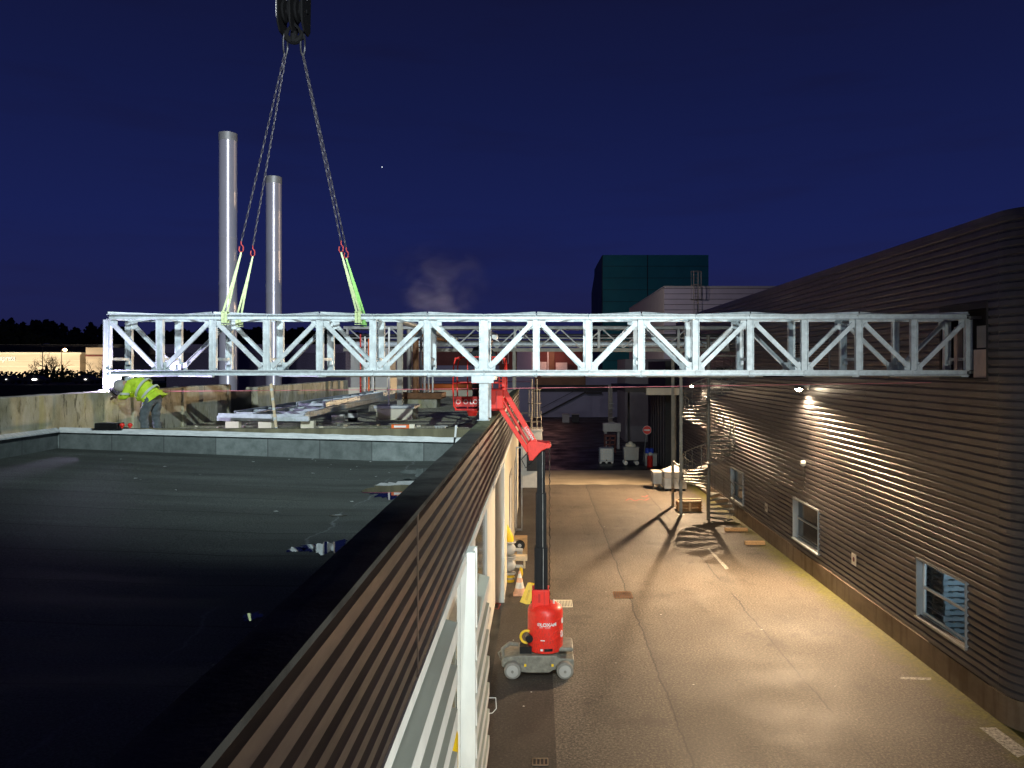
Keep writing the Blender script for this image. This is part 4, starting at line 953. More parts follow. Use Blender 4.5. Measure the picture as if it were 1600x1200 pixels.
# counterweight drum with raised swirl ribs
cx, cy, Rd = .135, 18.15, .415
m = MB(); m.lathe([(.0, .50), (Rd*.80, .50), (Rd*.97, .53), (Rd, .60), (Rd, 1.36), (Rd*.985, 1.46), (Rd*.90, 1.53), (Rd*.6, 1.60), (0, 1.62)], (cx, cy, 0), 56)
drum = m.build('counterweight', M['red'], LF, smooth=50)
def on_drum(a, z, rr=Rd): return (cx+rr*sin(a), cy-rr*cos(a), z)
for (a0, a1, z0, z1) in ((.1, 1.7, .95, 1.25), (-.1, 1.7, .78, 1.08), (.0, 1.7, 1.20, 1.42)):
    m = MB(); m.path([on_drum(a0+(a1-a0)*k/16, z0+(z1-z0)*(k/16)**1.4, Rd-.004) for k in range(17)], [.004+.014*sin(pi*k/16) for k in range(17)], 6); m.build('swirl_rib', M['red'], drum)
def drum_text(txt, size, ang, z, mat, bold=.0):
    v_, f_ = text_mesh(txt, size, .0015, 'LEFT', bold); m = MB(); m.add([on_drum(ang+x/Rd, z+y, Rd+.003+zz) for (x, y, zz) in v_], f_); return m.build('lettering', mat, drum, smooth=0, fixn=False)
drum_text('LOXAM', .112, -.28, 1.165, M['white'], .004)
m = MB(); m.path([on_drum(-.37+.085*cos(a), 1.205+.032*sin(a), Rd+.003) for a in [2*pi*k/16 for k in range(16)]], .007, 5, True); m.add([on_drum(-.37+dx, 1.205+dz, Rd+.004) for dx, dz in ((-.03, -.012), (.03, -.012), (.03, .012), (-.03, .012))], [(0, 1, 2, 3)]); m.build('emblem', M['white'], drum)
drum_text('RENT', .035, -.34, 1.125, M['white']); drum_text('ACCESS', .035, -.02, 1.125, M['white'])
for (a, z, w_, h_) in ((-.15, .84, .10, .022), (-.20, .62, .06, .05)):
    m = MB(); m.add([on_drum(a+dx/Rd, z+dz, Rd+.003) for dx, dz in ((-w_/2, -h_/2), (w_/2, -h_/2), (w_/2, h_/2), (-w_/2, h_/2))], [(0, 1, 2, 3)]); m.build('label_plate', M['white'], drum, smooth=0)
m = MB()
for k in range(6): 
    a_, b_ = -.06+.08*k, .02+.08*k; m.add([on_drum(a_, .585, Rd+.002), on_drum(b_, .585, Rd+.002), on_drum(b_, .65, Rd+.002), on_drum(a_, .65, Rd+.002)], [(0, 1, 2, 3)])
m.build('tail_slot', M['black'], drum, smooth=0)
m = MB()
for (a, z, r) in ((1.15, .92, .07), (1.25, 1.22, .055)):
    m.path([on_drum(a+r*1.6*cos(t), z+r*sin(t), Rd+.002) for t in [2*pi*k/14 for k in range(14)]], .013, 5, True)
m.build('side_emblem', M['white'], drum)
m = MB(); m.lathe([(.0, -.05), (.02, -.05), (.025, .04), (.0, .05)], (cx+.2, cy-.12, 1.66), 10); m.build('beacon', M['plastic_white'], LF)
m = MB(); m.box(-.18, .235, 17.93, 18.37, 1.52, 1.95); m.build('mast_collar', M['red'], LF, bevel=.02)
m = MB(); m.box(.10, .118, 17.915, 17.93, 1.55, 1.93); m.box(-.03, .02, 17.925, 17.93, 1.66, 1.86); m.build('collar_slot', M['red_dark'], LF, smooth=0)
for (hw, z0, z1, mt) in ((.155, 1.93, 2.93, 'mast'), (.125, 2.93, 4.2, 'mast'), (.095, 4.2, 5.2, 'mast')):
    m = MB(); xm = .035; yc = 18.15
    m.box(xm-hw, xm+hw, yc-hw, yc+hw, z0, z1)
    for dx in (-.55, .1, .6): m.box(xm+hw*dx-.012, xm+hw*dx+.012, yc-hw-.012, yc-hw, z0, z1)
    m.build('mast_section', M[mt], LF, bevel=.01)
    m = MB(); m.box(xm+hw*.30, xm+hw*.38, yc-hw-.016, yc-hw-.0125, z0, z1-.02); m.build('mast_rail', M['galv_dull'], LF, smooth=0)
m = MB(); m.path([(.235+.012*sin(k*1.5), 18.05, 1.6+.045*k) for k in range(84)], .010, 5); m.build('mast_cable', M['black'], LF)
m = MB(); m.prism([(-.24, 4.98), (-.16, 4.98), (.04, 5.20), (.20, 5.28), (.21, 5.38), (.0, 5.42), (-.22, 5.44), (-.30, 5.36)], 17.92, 18.38); m.build('mast_head', M['red'], LF, bevel=.012)
m = MB(); m.lathe([(.0, -.25), (.06, -.25), (.075, -.2), (.075, .2), (.06, .25), (.0, .25)], (.20, 18.15, 5.33), 16, 'y'); m.build('pivot', M['red'], LF)
JY = 18.0
jb = V((-.22, JY, 5.12)); jt = V((-.98, JY, 6.52))
m = MB(); m.bar(jb, V((-1.02, JY, 6.36)), .12, .10, (1, 0, .5)); m.build('jib_arm', M['red'], LF, bevel=.01)
m = MB(); m.bar(jb+V((.16, .0, .20)), V((-.86, JY, 6.66)), .12, .12, (1, 0, .5)); j2 = m.build('jib_arm', M['red'], LF, bevel=.01)
m = MB(); m.tube(jb+V((.02, .05, .14)), V((-.90, JY+.05, 6.46)), .035, n=10); m.cm = 1; m.tube(jb+V((-.25, .05, .58)), V((-.90, JY+.05, 6.46)), .022, n=10); m.build('jib_cylinder', [M['red_dark'], M['galv_dull']], LF)
a0 = jb+V((.16, -.062, .20)); a1 = V((-.86, JY-.062, 6.66)); dj = (a0-a1).normalized(); upj = V((-dj.z, 0, dj.x)); upj = upj if upj.x > 0 else -upj
v_, f_ = text_mesh('LOXAM', .10, .001, 'CENTER', .002); cj = a1+(a0-a1)*.78
m = MB(); m.add([cj+dj*x+upj*(y-.035)+V((0, -zz-.004, 0)) for (x, y, zz) in v_], f_); m.build('lettering', M['white'], j2, smooth=0, fixn=False)
m = MB(); m.path([jb+V((-.05, -.07, .05)), jb+V((-.2, -.16, -.1)), jb+V((-.1, -.16, -.3)), jb+V((.1, -.07, -.12))], .012, 6); m.build('hose', M['black'], LF)
m = MB(); m.box(-1.14, -.84, 17.86, 18.22, 6.18, 6.64); m.build('jib_head', M['red'], LF, bevel=.02)
m = MB(); m.box(-1.02, -.98, 17.852, 17.86, 6.2, 6.62); m.build('jib_head_seam', M['red_dark'], LF, smooth=0)
m = MB(); m.box(-.89, -.80, 18.15, 18.25, 6.60, 6.98); m.box(-.97, -.94, 18.15, 18.2, 6.6, 6.98)
for k in range(4): m.box(-.94, -.89, 18.16, 18.2, 6.66+.09*k, 6.69+.09*k)
m.build('platform_bracket', M['red'], LF, bevel=.006)
# platform (basket)
PY0, PY1, PX0, PX1 = 18.25, 19.15, -2.06, -.82; PZ = 6.12
m = MB(); m.box(PX0+.04, PX1, PY0, PY1, PZ, PZ+.05); m.build('platform_floor', M['red_dark'], LF, bevel=.01)
m = MB(); m.box(PX0+.06, PX1-.02, PY0-.015, PY0, PZ+.10, PZ+.34); kp = m.build('toe_board', M['red_dark'], LF, smooth=0)
v_, f_ = text_mesh('LOXAM', .15, .001, 'LEFT', .003); m = MB(); m.add([(-1.66+x, PY0-.018-zz, PZ+.165+y) for (x, y, zz) in v_], f_); m.build('lettering', M['white'], kp, smooth=0, fixn=False)
m = MB()
for xx in (-1.93, -1.75): m.path([(xx+.05*cos(a), PY0-.017, PZ+.215+.05*sin(a)) for a in [2*pi*k/14 for k in range(14)]], .008, 5, True)
m.build('emblem', M['white'], kp)
rl = MB(); zt_ = 7.40; r = .018
def rail(pts, rr=r): rl.path(pts, rr, 7)
for y in (PY0, PY1):
    rail([(PX0+.10, y, PZ+.03), (PX0+.03, y, PZ+.10), (PX0, y, 6.7), (PX0+.02, y, 7.2), (PX0+.06, y, zt_-.05), (PX0+.14, y, zt_), (PX1-.10, y, zt_), (PX1-.02, y, zt_-.06), (PX1, y, 7.2), (PX1, y, PZ+.03)])
    rail([(PX0, y, 6.78), (PX1, y, 6.78)], .013)
rail([(PX0+.06, PY0, zt_-.03), (PX0+.06, PY1, zt_-.03)]); rail([(PX1-.03, PY0, zt_-.03), (PX1-.03, PY1, zt_-.03)])
rail([(PX0+.35, PY0, PZ+.05), (PX0+.35, PY0, zt_)], .013); rail([(PX1-.3, PY0, PZ+.05), (PX1-.3, PY0, zt_)], .013)
rl.build('guard_rail', M['red'], LF)
m = MB(); m.prism([(-1.95, 6.98), (-1.35, 7.08), (-1.35, 7.14), (-1.9, 7.04)], PY0-.16, PY0-.02); m.build('control_tray', M['red_dark'], LF, bevel=.008)
m = MB(); m.box(-1.62, -1.36, PY0+.02, PY0+.2, 7.18, 7.34); m.build('control_box', M['black'], LF, bevel=.02)
m = MB(); m.tube((-1.6, 18.3, 6.0), (-1.6, 18.3, PZ), .10, .14, n=16); m.build('floor_hub', M['red_dark'], LF)
# cable reel at the lift's left
m = MB(); m.path([(-.30+.14*cos(a), 17.95, .86+.14*sin(a)) for a in [pi*.35+pi*1.2*k/14 for k in range(15)]], .03, 8); m.cm = 1; m.lathe([(.0, -.1), (.09, -.1), (.09, .1), (.0, .1)], (-.24, 17.95, .84), 16, 'y'); m.box(-.46, -.18, 17.85, 18.2, .50, .66)
m.build('cable_reel', [M['yellow'], M['black']], LF)

# ------------------------------------------------------------------ people
def person(label): return thing('person', label, 'person')
def figure(T, name, chain_pts, mat, levels=2):
    levels = 3 if name in ('jacket', 'trousers') else levels
    pts = []; rad = []; edges = []; ids = {}
    for key, (p, r_, par) in chain_pts.items():
        ids[key] = len(pts); pts.append(tuple(p)); rad.append(r_)
        if par is not None: edges.append((ids[par], ids[key]))
    return skin(name, pts, edges, rad, mat, T, levels)
# welder bent over the side wall
WD = person('person in a yellow high-visibility jacket and helmet bent over the wall welding the bridge foot')
O = V((-8.33, 16.35, 5.655))
def w(x, y, z): return tuple(O+V((x, y, z)))
J = {'hip': (w(.10, 0, .93), .135, None), 'waist': (w(-.02, 0, 1.0), .115, 'hip'), 'chest': (w(-.24, 0, 1.12), .125, 'waist'), 'neck': (w(-.42, 0, 1.17), .065, 'chest'), 'head': (w(-.58, 0, 1.12), .095, 'neck'),
     'hL': (w(.08, -.10, .86), .10, 'hip'), 'kL': (w(-.04, -.12, .47), .075, 'hL'), 'aL': (w(.02, -.13, .09), .05, 'kL'), 'fL': (w(-.13, -.14, .04), .045, 'aL'),
     'hR': (w(.12, .10, .86), .10, 'hip'), 'kR': (w(.08, .13, .47), .075, 'hR'), 'aR': (w(.14, .14, .09), .05, 'kR'), 'fR': (w(.0, .15, .04), .045, 'aR'),
     'sL': (w(-.33, -.18, 1.14), .075, 'chest'), 'eL': (w(-.37, -.24, .87), .05, 'sL'), 'wL': (w(-.58, -.14, .89), .036, 'eL'), 
     'sR': (w(-.33, .18, 1.14), .075, 'chest'), 'eR': (w(-.42, .24, .90), .05, 'sR'), 'wR': (w(-.64, .15, .92), .036, 'eR')}
figure(WD, 'body', J, M['skin'])
Tr = {'hip': (w(.11, 0, .92), .17, None), 'hL': (w(.09, -.10, .83), .135, 'hip'), 'tL': (w(.02, -.11, .66), .108, 'hL'), 'kL': (w(-.04, -.12, .47), .092, 'tL'), 'cL': (w(.0, -.13, .25), .085, 'kL'), 'aL': (w(.02, -.13, .08), .08, 'cL'),
      'hR': (w(.13, .10, .84), .125, 'hip'), 'tR': (w(.11, .12, .66), .108, 'hR'), 'kR': (w(.09, .13, .47), .092, 'tR'), 'cR': (w(.12, .14, .25), .085, 'kR'), 'aR': (w(.14, .14, .08), .08, 'cR'), 'wst': (w(.02, 0, .99), .158, 'hip')}
figure(WD, 'trousers', Tr, M['trousers'])
Jk = {'wst': (w(.04, 0, .98), .205, None), 'mid': (w(-.09, 0, 1.06), .225, 'wst'), 'chest': (w(-.26, 0, 1.13), .215, 'mid'), 'col': (w(-.42, 0, 1.16), .12, 'chest'), 'front': (w(-.20, 0, .90), .13, 'mid'), 'front2': (w(-.16, 0, .78), .09, 'front'),
      'hem': (w(.08, 0, .92), .185, 'wst'),
      'sL': (w(-.31, -.17, 1.12), .105, 'chest'), 'uL': (w(-.35, -.23, 1.0), .086, 'sL'), 'eL': (w(-.37, -.24, .88), .078, 'uL'), 'fL': (w(-.53, -.16, .885), .058, 'eL'),
      'sR': (w(-.31, .17, 1.12), .105, 'chest'), 'uR': (w(-.37, .23, 1.0), .086, 'sR'), 'eR': (w(-.42, .24, .91), .078, 'uR'), 'fR': (w(-.59, .17, .915), .058, 'eR')}
jk = figure(WD, 'jacket', Jk, M['hivis'])
def band(T, c, axis, ra, rb, wd, mat, name='reflective_band', roll=0):
    axis = V(axis).normalized(); a = V((0, 1, 0)); b = axis.cross(a).normalized(); a = b.cross(axis); vs = []; n = 28
    for s_, k in ((-1, 0), (-1, .008), (1, .008), (1, 0)):
        for i in range(n): t = 2*pi*i/n; vs.append(V(c)+axis*(s_*wd/2)+a*((ra+k)*cos(t))+b*((rb+k)*sin(t)))
    m = MB(); m.add(vs, [(j*n+i, j*n+(i+1) % n, (j+1)*n+(i+1) % n, (j+1)*n+i) for j in range(3) for i in range(n)]); return m.build(name, mat, T)
band(jk, w(.045, 0, .955), (-.75, 0, .62), .208, .222, .05, M['reflect']); band(jk, w(-.10, 0, 1.06), (-.85, 0, .45), .228, .232, .05, M['reflect'])
band(jk, w(-.37, -.24, .95), (.05, .05, 1), .086, .086, .045, M['reflect'])
# helmet + visor
m = MB(); m.ball((0, 0, 0), .135, .125, .145, 20, 12); m.xf(Matrix.Translation(V(w(-.60, 0, 1.11))) @ Matrix.Rotation(radians(-60), 4, 'Y'))
m.build('helmet', M['plastic_grey'], WD)
m = MB(); m.prism([(-.12, -.16), (-.155, -.10), (-.16, .06), (-.12, .12), (-.10, .10), (-.13, .04), (-.125, -.09), (-.10, -.14)], -.12, .12); m.xf(Matrix.Translation(V(w(-.62, 0, 1.09))) @ Matrix.Rotation(radians(-50), 4, 'Y')); m.build('welding_visor', M['black'], WD, bevel=.008)
def hand(T, c, d, curl, mat, k=1.0, side=1, name='glove'):
    c = V(c); d = V(d).normalized(); up = V((0, 0, 1)); s_ = d.cross(up).normalized()*side; up = s_.cross(d)*side; pts = {}
    pts['w'] = (c, .032*k, None); pts['p'] = (c+d*.06*k, (.042*k, .022*k), 'w')
    for i, (o_, L_) in enumerate(((-.030, .060), (-.010, .070), (.010, .066), (.028, .052))):
        b0 = c+d*.085*k+s_*o_*k; b1 = b0+(d*cos(curl)-up*sin(curl))*L_*.5*k; b2 = b1+(d*cos(curl*2)-up*sin(curl*2))*L_*.5*k
        pts['a%d' % i] = (b0, .011*k, 'p'); pts['b%d' % i] = (b1, .010*k, 'a%d' % i); pts['c%d' % i] = (b2, .008*k, 'b%d' % i)
    t0 = c+d*.03*k-s_*.035*k; pts['t'] = (t0, .013*k, 'p'); pts['t2'] = (t0+(d*.6-s_*.6-up*.3)*.05*k, .010*k, 't')
    return figure(T, name, pts, mat, 1)
hand(WD, w(-.58, -.15, .885), (-1, .15, -.15), .6, M['leather'], 1.15); hand(WD, w(-.64, .15, .915), (-1, -.2, -.2), .6, M['leather'], 1.15, -1)
for (x, y) in ((.02, -.13), (.14, .14)):
    m = MB(); m.prism([(-.20, 0), (.08, 0), (.09, .05), (.07, .17), (-.05, .17), (-.12, .09), (-.19, .07)], -.05, .05); m.xf(Matrix.Translation(V(w(x, y, .0)))); m.build('boot', M['black'], WD, bevel=.02)
m = MB(); tip = V((-9.19, 16.66, 6.72)); m.path([w(-.66, .0, .90), (tip.x+.12, tip.y-.05, tip.z+.05), tip], .012, 6); m.build('welding_torch', M['black'], WD)
m = MB(); m.ball(tip+V((-.03, .02, -.01)), .035, n=10, m=6); tag(m.build('welding_spark', M['spark']), 'small blinding violet-white welding arc at the foot of the left bridge column', 'welding arc')
lamp('welding_arc_light', 'POINT', tip+V((-.02, -.08, .05)), None, 300, (.70, .60, 1.0), .03)

# worker on the platform
WK = person('person in dark clothes and white helmet behind the middle bridge column on the lift platform')
O = V((-1.42, 18.68, PZ+.05))
J = {'hip': (w(.0, 0, .95), .13, None), 'waist': (w(-.02, 0, 1.10), .13, 'hip'), 'chest': (w(.06, -.05, 1.35), .155, 'waist'), 'neck': (w(.16, -.09, 1.53), .06, 'chest'), 'head': (w(.27, -.12, 1.66), .092, 'neck'),
     'hL': (w(-.10, 0, .87), .095, 'hip'), 'kL': (w(-.14, 0, .48), .07, 'hL'), 'aL': (w(-.14, .02, .09), .05, 'kL'), 'fL': (w(-.15, -.13, .04), .042, 'aL'),
     'hR': (w(.10, 0, .87), .095, 'hip'), 'kR': (w(.14, 0, .48), .07, 'hR'), 'aR': (w(.14, .02, .09), .05, 'kR'), 'fR': (w(.15, -.13, .04), .042, 'aR'),
     'sL': (w(-.13, -.06, 1.40), .075, 'chest'), 'eL': (w(-.22, -.18, 1.17), .05, 'sL'), 'wL': (w(-.05, -.36, 1.10), .036, 'eL'),
     'sR': (w(.24, -.10, 1.36), .075, 'chest'), 'eR': (w(.36, -.26, 1.14), .05, 'sR'), 'wR': (w(.22, -.42, 1.08), .036, 'eR')}
figure(WK, 'body', J, M['skin'])
Tr = {'hip': (w(0, 0, .95), .148, None), 'hL': (w(-.10, 0, .86), .12, 'hip'), 'kL': (w(-.14, 0, .48), .088, 'hL'), 'aL': (w(-.14, .02, .08), .076, 'kL'), 'hR': (w(.10, 0, .86), .12, 'hip'), 'kR': (w(.14, 0, .48), .088, 'hR'), 'aR': (w(.14, .02, .08), .076, 'kR'), 'wst': (w(-.01, 0, 1.05), .142, 'hip')}
figure(WK, 'trousers', Tr, M['darkcloth'])
Jk = {'wst': (w(-.01, 0, 1.0), .165, None), 'mid': (w(.0, -.02, 1.18), .17, 'wst'), 'chest': (w(.07, -.05, 1.37), .175, 'mid'), 'col': (w(.15, -.09, 1.50), .095, 'chest'),
      'sL': (w(-.13, -.06, 1.39), .10, 'chest'), 'eL': (w(-.22, -.18, 1.17), .075, 'sL'), 'fL': (w(-.08, -.33, 1.11), .055, 'eL'), 'sR': (w(.24, -.10, 1.35), .10, 'chest'), 'eR': (w(.36, -.26, 1.14), .075, 'sR'), 'fR': (w(.25, -.39, 1.09), .055, 'eR')}
figure(WK, 'jacket', Jk, M['darkcloth'])
hand(WK, w(-.05, -.36, 1.10), (.6, -.8, 0), .7, M['orange']); hand(WK, w(.22, -.42, 1.08), (-.5, -.85, 0), .7, M['orange'], 1, -1)
m = MB(); nn = 22; prof = [(.0, .135), (.05, .130), (.09, .108), (.118, .07), (.13, .02), (.132, -.015), (.142, -.02), (.142, -.03), (.12, -.03)]
m.lathe(prof[::-1], (0, 0, 0), nn); m.box(.09, .19, -.07, .07, -.032, -.018)
m.xf(Matrix.Translation(V(w(.285, -.14, 1.71))) @ Matrix.Rotation(radians(25), 4, 'Y')); m.build('helmet', M['white'], WK)
m = MB(); m.path([w(.17, -.16, 1.62), w(.23, -.22, 1.52), w(.30, -.17, 1.60)], .006, 5); m.build('chin_strap', M['black'], WK)
for x in (-.14, .14):
    m = MB(); m.prism([(-.19, 0), (.08, 0), (.09, .05), (.07, .17), (-.05, .17), (-.12, .09), (-.18, .07)], -.05, .05, 'x'); m.xf(Matrix.Translation(V(w(x, .02, .0)))); m.build('boot', M['black'], WK, bevel=.02)
# ------------------------------------------------------------------ spiral stair
ST = thing('spiral_staircase', 'galvanised spiral staircase winding up beside the dark hall wall', 'staircase')
sx, sy, SR, sr = 7.87, 35.8, 1.2, .085
m = MB(); m.tube((sx, sy, 0), (sx, sy, 8.6), sr, n=16); m.build('centre_pole', M['stair'], ST)
NT_, rise, a0, da = 41, .185, radians(-50), radians(22.5)
tread = MB(); w0 = .02; a_h = radians(13)
pts_in = [(.085*cos(-a_h*.6), .085*sin(-a_h*.6)), (SR*cos(-a_h), SR*sin(-a_h)), (SR*cos(a_h), SR*sin(a_h)), (.085*cos(a_h*.6), .085*sin(a_h*.6))]
tread.prism(pts_in, -.035, 0, 'z'); tread.prism([(.085, -.02), (SR, -.03), (SR, .0), (.085, .0)], -.075, -.036, 'z')
base = None
for k in range(NT_):
    a = a0+da*k; z = rise*(k+1)
    if base is None: base = tread.build('tread', M['stair'], ST, smooth=0); o = base
    else: o = base.copy(); COL.objects.link(o); o.parent = ST
    o.location = (sx, sy, z); o.rotation_euler = (0, 0, a)
    if k % 1 == 0 and k < NT_-1:
        if k == 0: m = MB(); m.tube((SR-.02, 0, 0), (SR-.02, 0, 1.02), .014, n=6); bal = m.build('baluster', M['stair'], ST); b_ = bal
        else: b_ = bal.copy(); COL.objects.link(b_); b_.parent = ST
        b_.location = (sx, sy, z-.03); b_.rotation_euler = (0, 0, a)
for dz, r in ((1.0, .022), (.72, .009), (.46, .009), (.22, .009)):
    m = MB(); m.path([(sx+(SR-.02)*cos(a0+da*k/3), sy+(SR-.02)*sin(a0+da*k/3), rise*(k/3+1)+dz) for k in range((NT_-1)*3+1)], r, 6); m.build('handrail', M['stair'], ST)
m = MB(); m.prism([(sx-.1, sy-1.25), (XR-.02, sy-1.25), (XR-.02, sy+.4), (sx-.1, sy+.4)], 7.60, 7.66, 'z'); m.build('landing', M['stair'], ST, smooth=0)
m = MB(); m.tube((6.55, 34.6, 0), (6.55, 34.6, .001+1.0), .012, n=6); 
# ------------------------------------------------------------------ wall lamps
def wall_lamp(y, z, label, power, reach=.37):
    t_ = thing('wall_lamp', label, 'wall lamp', 'lit lamps on the hall wall')
    m = MB(); m.box(XR-.04, XR+.0-.012, y-.08, y+.08, z-.02, z+.18); m.bar((XR-.03, y, z+.12), (XR-reach+.05, y, z+.10), .04, .04); m.build('bracket', M['galv_dull'], t_, smooth=0)
    m = MB(); m.prism([(XR-reach-.12, z+.02), (XR-reach+.12, z+.0), (XR-reach+.14, z+.10), (XR-reach-.10, z+.13)], y-.14, y+.14); m.build('housing', M['black'], t_, bevel=.01)
    m = MB(); m.box(XR-reach-.10, XR-reach+.10, y-.12, y+.12, z-.012, z-.004); m.ball((XR-reach-.02, y-.06, z-.01), .10, .11, .07, 12, 8); m.build('bulb', M['bulb'], t_)
    l = lamp('wall_lamp_light', 'SPOT', (XR-reach-.02, y-.04, z-.20), (XR-reach-(7.0 if y > 40 else 4.0), y-3.2, z-5), power, (1.0, .70, .42), .11 if y > 40 else .06, 152 if y > 40 else 128, 1.0)
    l2 = lamp('wall_lamp_spill', 'SPOT', (XR-.26, y+(.5 if y > 40 else .1), z-.22), (XR-.15, y, z-4), 170 if y > 40 else 1000, (1.0, .76, .50), .07, 165, .7); l2.parent = t_; l.parent = t_
    return t_
wall_lamp(26.6, 6.38, 'lit warm floodlight on the hall wall nearest the camera', 8800)
wall_lamp(43.6, 6.04, 'lit warm floodlight on the hall wall behind the spiral staircase', 9500, .70)
for (px, py, lab) in ((1256, 724, 'small round white sensor on the hall wall above the middle window'), (1147, 690, 'small round white sensor on the hall wall by the spiral stair')):
    Y = 9.3*1200/(px-843); z = CZ-(py-571)/1200*Y; m = MB(); m.lathe([(.0, -.16), (.07, -.16), (.11, -.10), (.11, -.02), (.05, 0), (.0, 0)], (XR-.005, Y, z), 16, 'x'); m.cm = 1; m.box(XR-.02, XR-.012, Y-.02, Y+.02, z-1.0, z-.1)
    tag(m.build('wall_sensor', [M['plastic_white'], M['steel_dark']]), lab, 'sensor', 'round white wall sensors')
for (px, py, lab) in ((1197, 793, 'farther small white plate with a dark mark low on the hall wall'), (1334, 874, 'nearer small white plate with a dark mark between the two near windows')):
    Y = 9.33*1200/(px-843); z = CZ-(py-571)/1200*Y; m = MB(); m.box(XR-.022, XR-.013, Y-.17, Y+.17, z-.17, z+.17); m.cm = 1
    m.lathe([(.0, -.004), (.07, -.004), (.07, 0), (.0, 0)], (XR-.022, Y, z), 16, 'x')
    tag(m.build('wall_sign', [M['plastic_white'], simple('dark_maroon_print', (.10, .01, .02), .5)], smooth=0), lab, 'sign', 'small wall plates')
m = MB(); Y = 9.3*1200/(1129-843); m.box(XR-.5, XR-.02, Y-.6, Y+.6, 6.45, 7.1); tag(m.build('junction_cabinet', M['black'], bevel=.02), 'dark box fixed high on the hall wall just under the bridge', 'cabinet')
# ------------------------------------------------------------------ pallets seen through the near window
for i in range(2):
    t_ = thing('pallet_stack', ['tall stack of blue-grey pallets seen through the nearest window', 'second pallet stack deeper inside behind the nearest window'][i], 'pallets')
    for k in range(15):
        m = MB(); z = .205+.15*k; x0, y0 = XR+.75+1.3*i, 19.15+1.0*i; j = R.uniform(-.03, .03)
        for b in range(5): m.box(x0+j+b*.25, x0+j+b*.25+.12, y0, y0+1.2, z+.115, z+.137)
        for b in range(3): m.box(x0+j, x0+j+1.12, y0+b*.54, y0+b*.54+.1, z+.02, z+.11); 
        for b in range(3): m.box(x0+j+b*.5, x0+j+b*.5+.12, y0, y0+1.2, z, z+.018)
        m.build('pallet', simple('blue_grey_timber', (.20, .27, .30), .8, 0, .2, 4) if (k == 0 and i == 0) else bpy.data.materials['blue_grey_timber'], t_, smooth=0)
lamp('hall_light', 'AREA', (XR+.9, 17.6, 2.85), (XR+1.3, 19.4, .8), 36, (.70, .88, 1.0), .7)
m = MB(); m.box(XR+.3, XR+.95, 15.9, 17.3, .95, 1.04); tag(m.build('work_bench', M['wood_pale'], smooth=0), 'pale wooden bench top inside the nearest window', 'bench')
# ------------------------------------------------------------------ things in the alley
def pallet(name, label, c, rot, mat, lay=1):
    t_ = thing(name, label, 'pallet', loc=c); t_.rotation_euler = (0, 0, rot)
    for l in range(lay):
        z = .15*l; m = MB()
        for b in range(5): m.box(-.4+b*.17, -.4+b*.17+.11, -.6, .6, z+.12, z+.142)
        m.build('top_board', mat, t_, smooth=0); m = MB()
        for b in (-.55, -.05, .45):
            for a in (-.4, -.06, .28): m.box(a, a+.11, b, b+.12, z+.02, z+.12)
        for a in (-.4, -.06, .28): m.box(a, a+.11, -.6, .6, z, z+.018)
        m.build('bearer', mat, t_, smooth=0)
    return t_
pallet('wooden_pallet', 'stacked orange-lit wooden pallets lying behind the foot of the spiral stair', (7.45, 38.3, .003), radians(88), M['wood'], 3)
m = MB(); m.box(6.9, 8.0, 37.9, 38.1, .47, .50); m.box(6.95, 8.1, 38.4, 38.6, .47, .52); tag(m.build('loose_board', M['wood_pale'], smooth=0), 'loose pale boards lying on top of the wooden pallets', 'board')
for (pa, pb, lab) in (((1132, 830), (1168, 830), 'short timber beam on the moss nearest the staircase'), ((1164, 851), (1195, 851), 'short timber beam on the moss, the nearer to the camera')):
    a = gpt(*pa); b = gpt(*pb); m = MB(); m.bar(a+V((0, 0, .075)), b+V((0, 0, .075)), .14, .14); tag(m.build('timber_beam', M['wood'], bevel=.006), lab, 'beam', 'timber beams by the hall wall')
CN = thing('skip_container', 'large grey bin heaped with pale sheeting beside the pipe rack legs', 'bin')
m = MB(); X0, X1, Y0 = 7.15, 8.42, 43.9; m.box(X0, X1, Y0, Y0+1.2, .14, .75); m.cm = 1; m.box(X0-.03, X1+.03, Y0-.03, Y0+1.23, .75, 1.12); m.build('body', [M['plastic_white'], M['plastic_grey']], CN, bevel=.03)
m = MB(); m.box(X0+.05, X0+.25, Y0+.1, Y0+1.1, 0.0, .14); m.box(X1-.25, X1-.05, Y0+.1, Y0+1.1, 0.0, .14); m.build('skid', M['black'], CN)
m = MB(); nn = 14; vs = [(X0+.02+(X1-X0-.04)*i/nn, Y0+1.2*j/nn, 1.10+.30*sin(pi*i/nn)*sin(pi*j/nn)+.09*mnoise.noise((i*.5, j*.5, 3))) for j in range(nn+1) for i in range(nn+1)]
m.add(vs, [(j*(nn+1)+i, j*(nn+1)+i+1, (j+1)*(nn+1)+i+1, (j+1)*(nn+1)+i) for j in range(nn) for i in range(nn)])
tag(m.build('sheeting_heap', M['white'], smooth=60), 'crumpled pale plastic sheeting heaped on the large grey bin', 'sheeting')
C2 = thing('wheeled_bin', 'low white wheeled bin left of the large grey bin', 'bin')
m = MB(); m.prism([(44.6, .95), (45.5, .95), (45.4, .28), (44.75, .28)], 6.62, 7.12, 'x'); m.build('body', M['plastic_white'], C2, bevel=.02)
m = MB(); m.box(6.58, 7.14, 44.55, 45.55, .95, 1.02); m.build('lid', M['plastic_white'], C2, bevel=.01)
for x, y in ((6.7, 44.75), (7.05, 44.75), (6.7, 45.4), (7.05, 45.4)):
    m = MB(); m.lathe([(.0, -.03), (.12, -.03), (.13, 0), (.12, .03), (.0, .03)], (x, y, .13), 14, 'x'); m.build('wheel', M['rubber'], C2)
IB = thing('bulk_container', 'caged white liquid container standing alone on the dark asphalt', 'liquid container')
